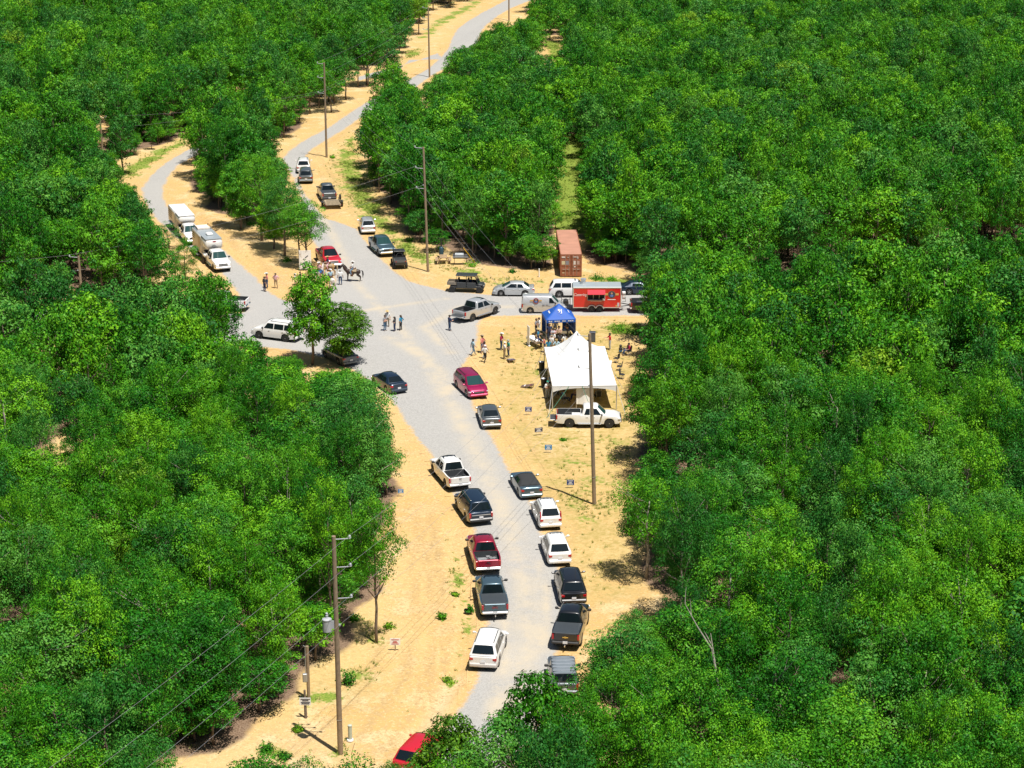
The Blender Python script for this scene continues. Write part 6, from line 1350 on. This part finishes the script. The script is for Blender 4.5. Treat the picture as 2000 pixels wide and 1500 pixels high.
cr = [(1047, 655, -20, 'folded', 'grey', 'charcoal', 'person in grey shirt left of the blue canopy', 'brown', None, 0, 1.8), (1053, 653, 200, 'hold', 'white', 'white', 'person all in white left of the blue canopy', 'brown', None, 0, 1.8),
  (1051, 672, -10, 'hold', 'turquoise', 'navy', 'person in sun hat and turquoise vest near the white table end', 'brown', ('wide', 'straw'), 1, 1.66), (1057, 682, 215, 'lean', 'navy', 'black', 'person in navy bending over the white table', 'brown', None, 0, 1.75),
  (1063, 688, 180, 'hold', 'salmon', 'navy', 'dark haired person in salmon at the crowd edge', 'dark', None, 1, 1.62), (1071, 694, 90, 'stand', 'turquoise', 'jeans', 'person in bright blue with long dark hair at the front of the crowd', 'dark', None, 1, 1.66),
  (1077, 687, 60, 'stand', 'white', 'tan', 'person in white shirt with a pale hat in the crowd', 'brown', ('cap', 'tan'), 0, 1.7), (1087, 694, 100, 'hips', 'lightblue', 'palejeans', 'blond person in light blue at the front of the crowd', 'blond', None, 1, 1.68),
  (1080, 679, 250, 'hold', 'white', 'brown', 'person in white shirt and brown trousers mid crowd', 'dark', ('wide', 'palegrey'), 0, 1.72), (1081, 671, 255, 'folded', 'pink', 'jeans', 'dark haired person in pale pink under the canopy front', 'dark', None, 1, 1.62),
  (1093, 682, 120, 'hold', 'charcoal', 'black', 'tall person in black dress mid crowd', 'brown', None, 1, 1.74), (1092, 668, 265, 'hold', 'peach', 'black', 'person in peach top under the canopy', 'dark', None, 0, 1.7),
  (1102, 684, 140, 'folded', 'white', 'turquoise', 'person in white top and turquoise trousers right side of crowd', 'dark', None, 1, 1.7), (1073, 665, 270, 'stand', 'navy', 'navy', 'person in navy behind the canopy leg', 'brown', None, 0, 1.78),
  (1084, 655, 275, 'stand', 'palegrey', 'grey', 'person in pale grey at the back of the canopy', 'grey', None, 0, 1.8), (1108, 660, 200, 'folded', 'charcoal', 'charcoal', 'person in charcoal at the right back of the canopy', 'dark', None, 0, 1.8), (1098, 692, 60, 'stand', 'tan', 'jeans', 'short person in tan beside the turquoise trousers', 'blond', None, 1, 1.55)]
for px, py, f, pz, sh_, pa, lb_, hr_, ht_, lg, hh_ in cr: per(px, py, f, pz, sh_, pa, lb_, hair=hr_, hat=ht_[0] if ht_ else None, hatc=ht_[1] if ht_ else 'white', long_=bool(lg), h=hh_, group='crowd in front of the blue canopy', skin=int(px) % 2)
# under the white tent
tents = [(1.2, 2.2, 30, 'sit', 'lightblue', 'jeans', 'person in light blue seated near the front of the white tent'), (2.5, 3.2, 190, 'sit', 'white', 'navy', 'person in white seated under the white tent'), (4.4, 2.8, 120, 'sit', 'grey', 'charcoal', 'person in grey seated deep under the white tent'), (.3, 4.2, 20, 'sit', 'white', 'charcoal', 'person seated at the open left tent side'), (.2, 7.0, 0, 'sit', 'lightblue', 'navy', 'person in pale blue seated at the left tent edge farther back')]
for x, y, f, pz, a_, b_, lb_ in tents:
    q = tpos(x, y); person((q.x, q.y, 0), f, pz, a_, b_, lb_, hair='dark', group='people seated under the white tent'); camp_chair(q, R(f), 'black camp chair under the ' + lb_.replace('person', 'guest', 1).split(' seated')[0] + f' at tent row {int(y)}' if False else 'black camp chair holding the ' + lb_.split(' near')[0].split(' farther')[0])
for i, (x, y) in enumerate(((1.6, 5.2), (4.2, 5.2))): table(tpos(x, y), ta, ('left' if x < 3 else 'right') + ' white covered dining table in the shade of the white tent', 1.83, .76)
# driver of the black utility vehicle
u_ = at(911, 569); person((u_.x + .55, u_.y, 0), -7, 'sit', 'navy', 'navy', 'driver in navy inside the black utility vehicle', hair='dark', z=.48, h=1.6)
# --- horses
HN = dict(rump=((0, -.62, 1.22), (.27, .30)), hip=((0, -.80, 1.18), (.20, .24)), belly=((0, -.1, 1.13), (.27, .31)), chest=((0, .48, 1.15), (.25, .33)), sho=((0, .72, 1.24), (.18, .24)), nb=((0, .90, 1.42), (.17, .24)), nm=((0, 1.02, 1.64), (.13, .20)), poll=((0, 1.10, 1.84), (.11, .14)), fore=((0, 1.24, 1.80), (.105, .125)), nose=((0, 1.44, 1.56), (.08, .09)), muz=((0, 1.53, 1.42), (.075, .075)))
HE = [('belly', 'rump'), ('rump', 'hip'), ('belly', 'chest'), ('chest', 'sho'), ('sho', 'nb'), ('nb', 'nm'), ('nm', 'poll'), ('poll', 'fore'), ('fore', 'nose'), ('nose', 'muz')]
for s, n_ in ((-1, 'l'), (1, 'r')):
    HN.update({n_ + 'fs': ((s * .14, .60, .98), .13), n_ + 'fe': ((s * .15, .58, .78), .085), n_ + 'fk': ((s * .15, .62, .46), .058), n_ + 'ff': ((s * .15, .62, .16), .042), n_ + 'fh': ((s * .15, .66, .05), .055),
      n_ + 'hh': ((s * .13, -.66, 1.0), .19), n_ + 'hs': ((s * .16, -.48, .80), .125), n_ + 'hk': ((s * .16, -.84, .54), .062), n_ + 'hf': ((s * .16, -.80, .18), .042), n_ + 'ho': ((s * .16, -.76, .05), .055)})
    HE += [('chest', n_ + 'fs'), (n_ + 'fs', n_ + 'fe'), (n_ + 'fe', n_ + 'fk'), (n_ + 'fk', n_ + 'ff'), (n_ + 'ff', n_ + 'fh'), ('rump', n_ + 'hh'), (n_ + 'hh', n_ + 'hs'), (n_ + 'hs', n_ + 'hk'), (n_ + 'hk', n_ + 'hf'), (n_ + 'hf', n_ + 'ho')]
HORSE = skin_mesh('body', HN, HE, 'belly')
hx = MB()
for s in (-1, 1): hx.tube([(s * .06, 1.10, 1.92), (s * .075, 1.11, 2.0), (s * .07, 1.12, 2.07)], [.035, .03, .006], 6); hx.ball((s * .095, 1.28, 1.77), .022, 6)
_y = hx.mesh('extra', [BARK], True); bm = bmesh.new(); bm.from_mesh(HORSE); bm.from_mesh(_y); bm.to_mesh(HORSE); bm.free()
for f in HORSE.polygons: f.use_smooth = True
TAILM = MB().tube([(0, -.98, 1.30), (0, -1.10, 1.16), (0, -1.13, .85), (0, -1.10, .45)], [.045, .075, .085, .02], 8).mesh('tail', [BARK], True)
mn = MB(); mn.tube([(0, 1.12, 1.97), (.02, .92, 1.84), (.03, .78, 1.66), (.02, .64, 1.48)], [.03, .05, .055, .03], 6); mn.tube([(0, 1.12, 1.98), (0, 1.24, 1.94), (0, 1.34, 1.82)], [.03, .03, .01], 6); MANEM = mn.mesh('mane', [BARK], True)
sdm = MB(); sdm.grid(lambda u, v: ((lambda a: (.31 * math.sin(a), lerp(-.42, .36, v), 1.15 + .33 * math.cos(a)))((u - .5) * 3.0)), 14, 5, 1); sdm.ball((0, -.02, 1.48), (.22, .30, .07), 10, 0); sdm.ball((0, -.28, 1.55), (.20, .06, .10), 8, 0); sdm.tube([(0, .26, 1.48), (0, .30, 1.64)], [.05, .035], 8, 0)
for s in (-1, 1): sdm.box((s * .37, .10, .98), (.03, .30, .62), 0); sdm.box((s * .39, .16, .72), (.12, .14, .04), 0)
SADM = sdm.mesh('saddle', [BARK, BARK], True, 40)
SADL = mat('saddle_leather', (.13, .055, .022), .6)
def horse(px, py, face, coat, hairm, blanket, label, rider):
    g_ = at(px, py); r = thing('horse', label, 'horse', (g_.x, g_.y, .03), R(face) - math.pi / 2, 'ridden horses')
    if not HORSE.materials: HORSE.materials.append(BARK)
    for nm, me, ms in (('body', HORSE, (coat,)), ('tail', TAILM, (hairm,)), ('mane', MANEM, (hairm,)), ('saddle', SADM, (SADL, blanket))):
        o = bpy.data.objects.new(nm, me); COL.objects.link(o); o.parent = r
        for sl, m_ in zip(o.material_slots, ms): sl.link = 'OBJECT'; sl.material = m_
    sh_, pa, lb_, hatc = rider
    person((g_.x, g_.y, 0), face, 'ride', sh_, pa, lb_, hat='cowboy', hatc=hatc, z=1.56, group='riders on horseback')
hc = {k: mat('horse_' + k, v, .5, var=.12, scale=2) for k, v in dict(brown=(.035, .018, .014), palomino=(.42, .27, .12), white=(.66, .63, .60), roan=(.50, .42, .36), black=(.012, .010, .010), cream=(.55, .45, .30)).items()}
horse(690, 550, 176, hc['brown'], hc['black'], CL['tan'], 'dark brown horse standing side on at the gravel edge', ('white', 'palejeans', 'rider in white shirt and white hat on the dark brown horse', 'white'))
horse(641, 540, 205, hc['palomino'], hc['cream'], CL['tan'], 'golden palomino horse in front of the bright red pickup', ('navy', 'pink', 'rider in a navy patterned shirt on the palomino horse', 'straw'))
horse(646, 566, 120, hc['white'], hc['roan'], CL['brown'], 'white horse with its rump to the road, partly behind the taller tree', ('lightblue', 'jeans', 'rider in pale blue shirt and jeans on the white rumped horse', 'white'))
horse(624, 552, 70, hc['roan'], hc['white'], CL['blue'], 'pale roan horse facing the palomino beside the banner', ('pink', 'palejeans', 'rider in pink shirt and white hat on the roan horse', 'white'))
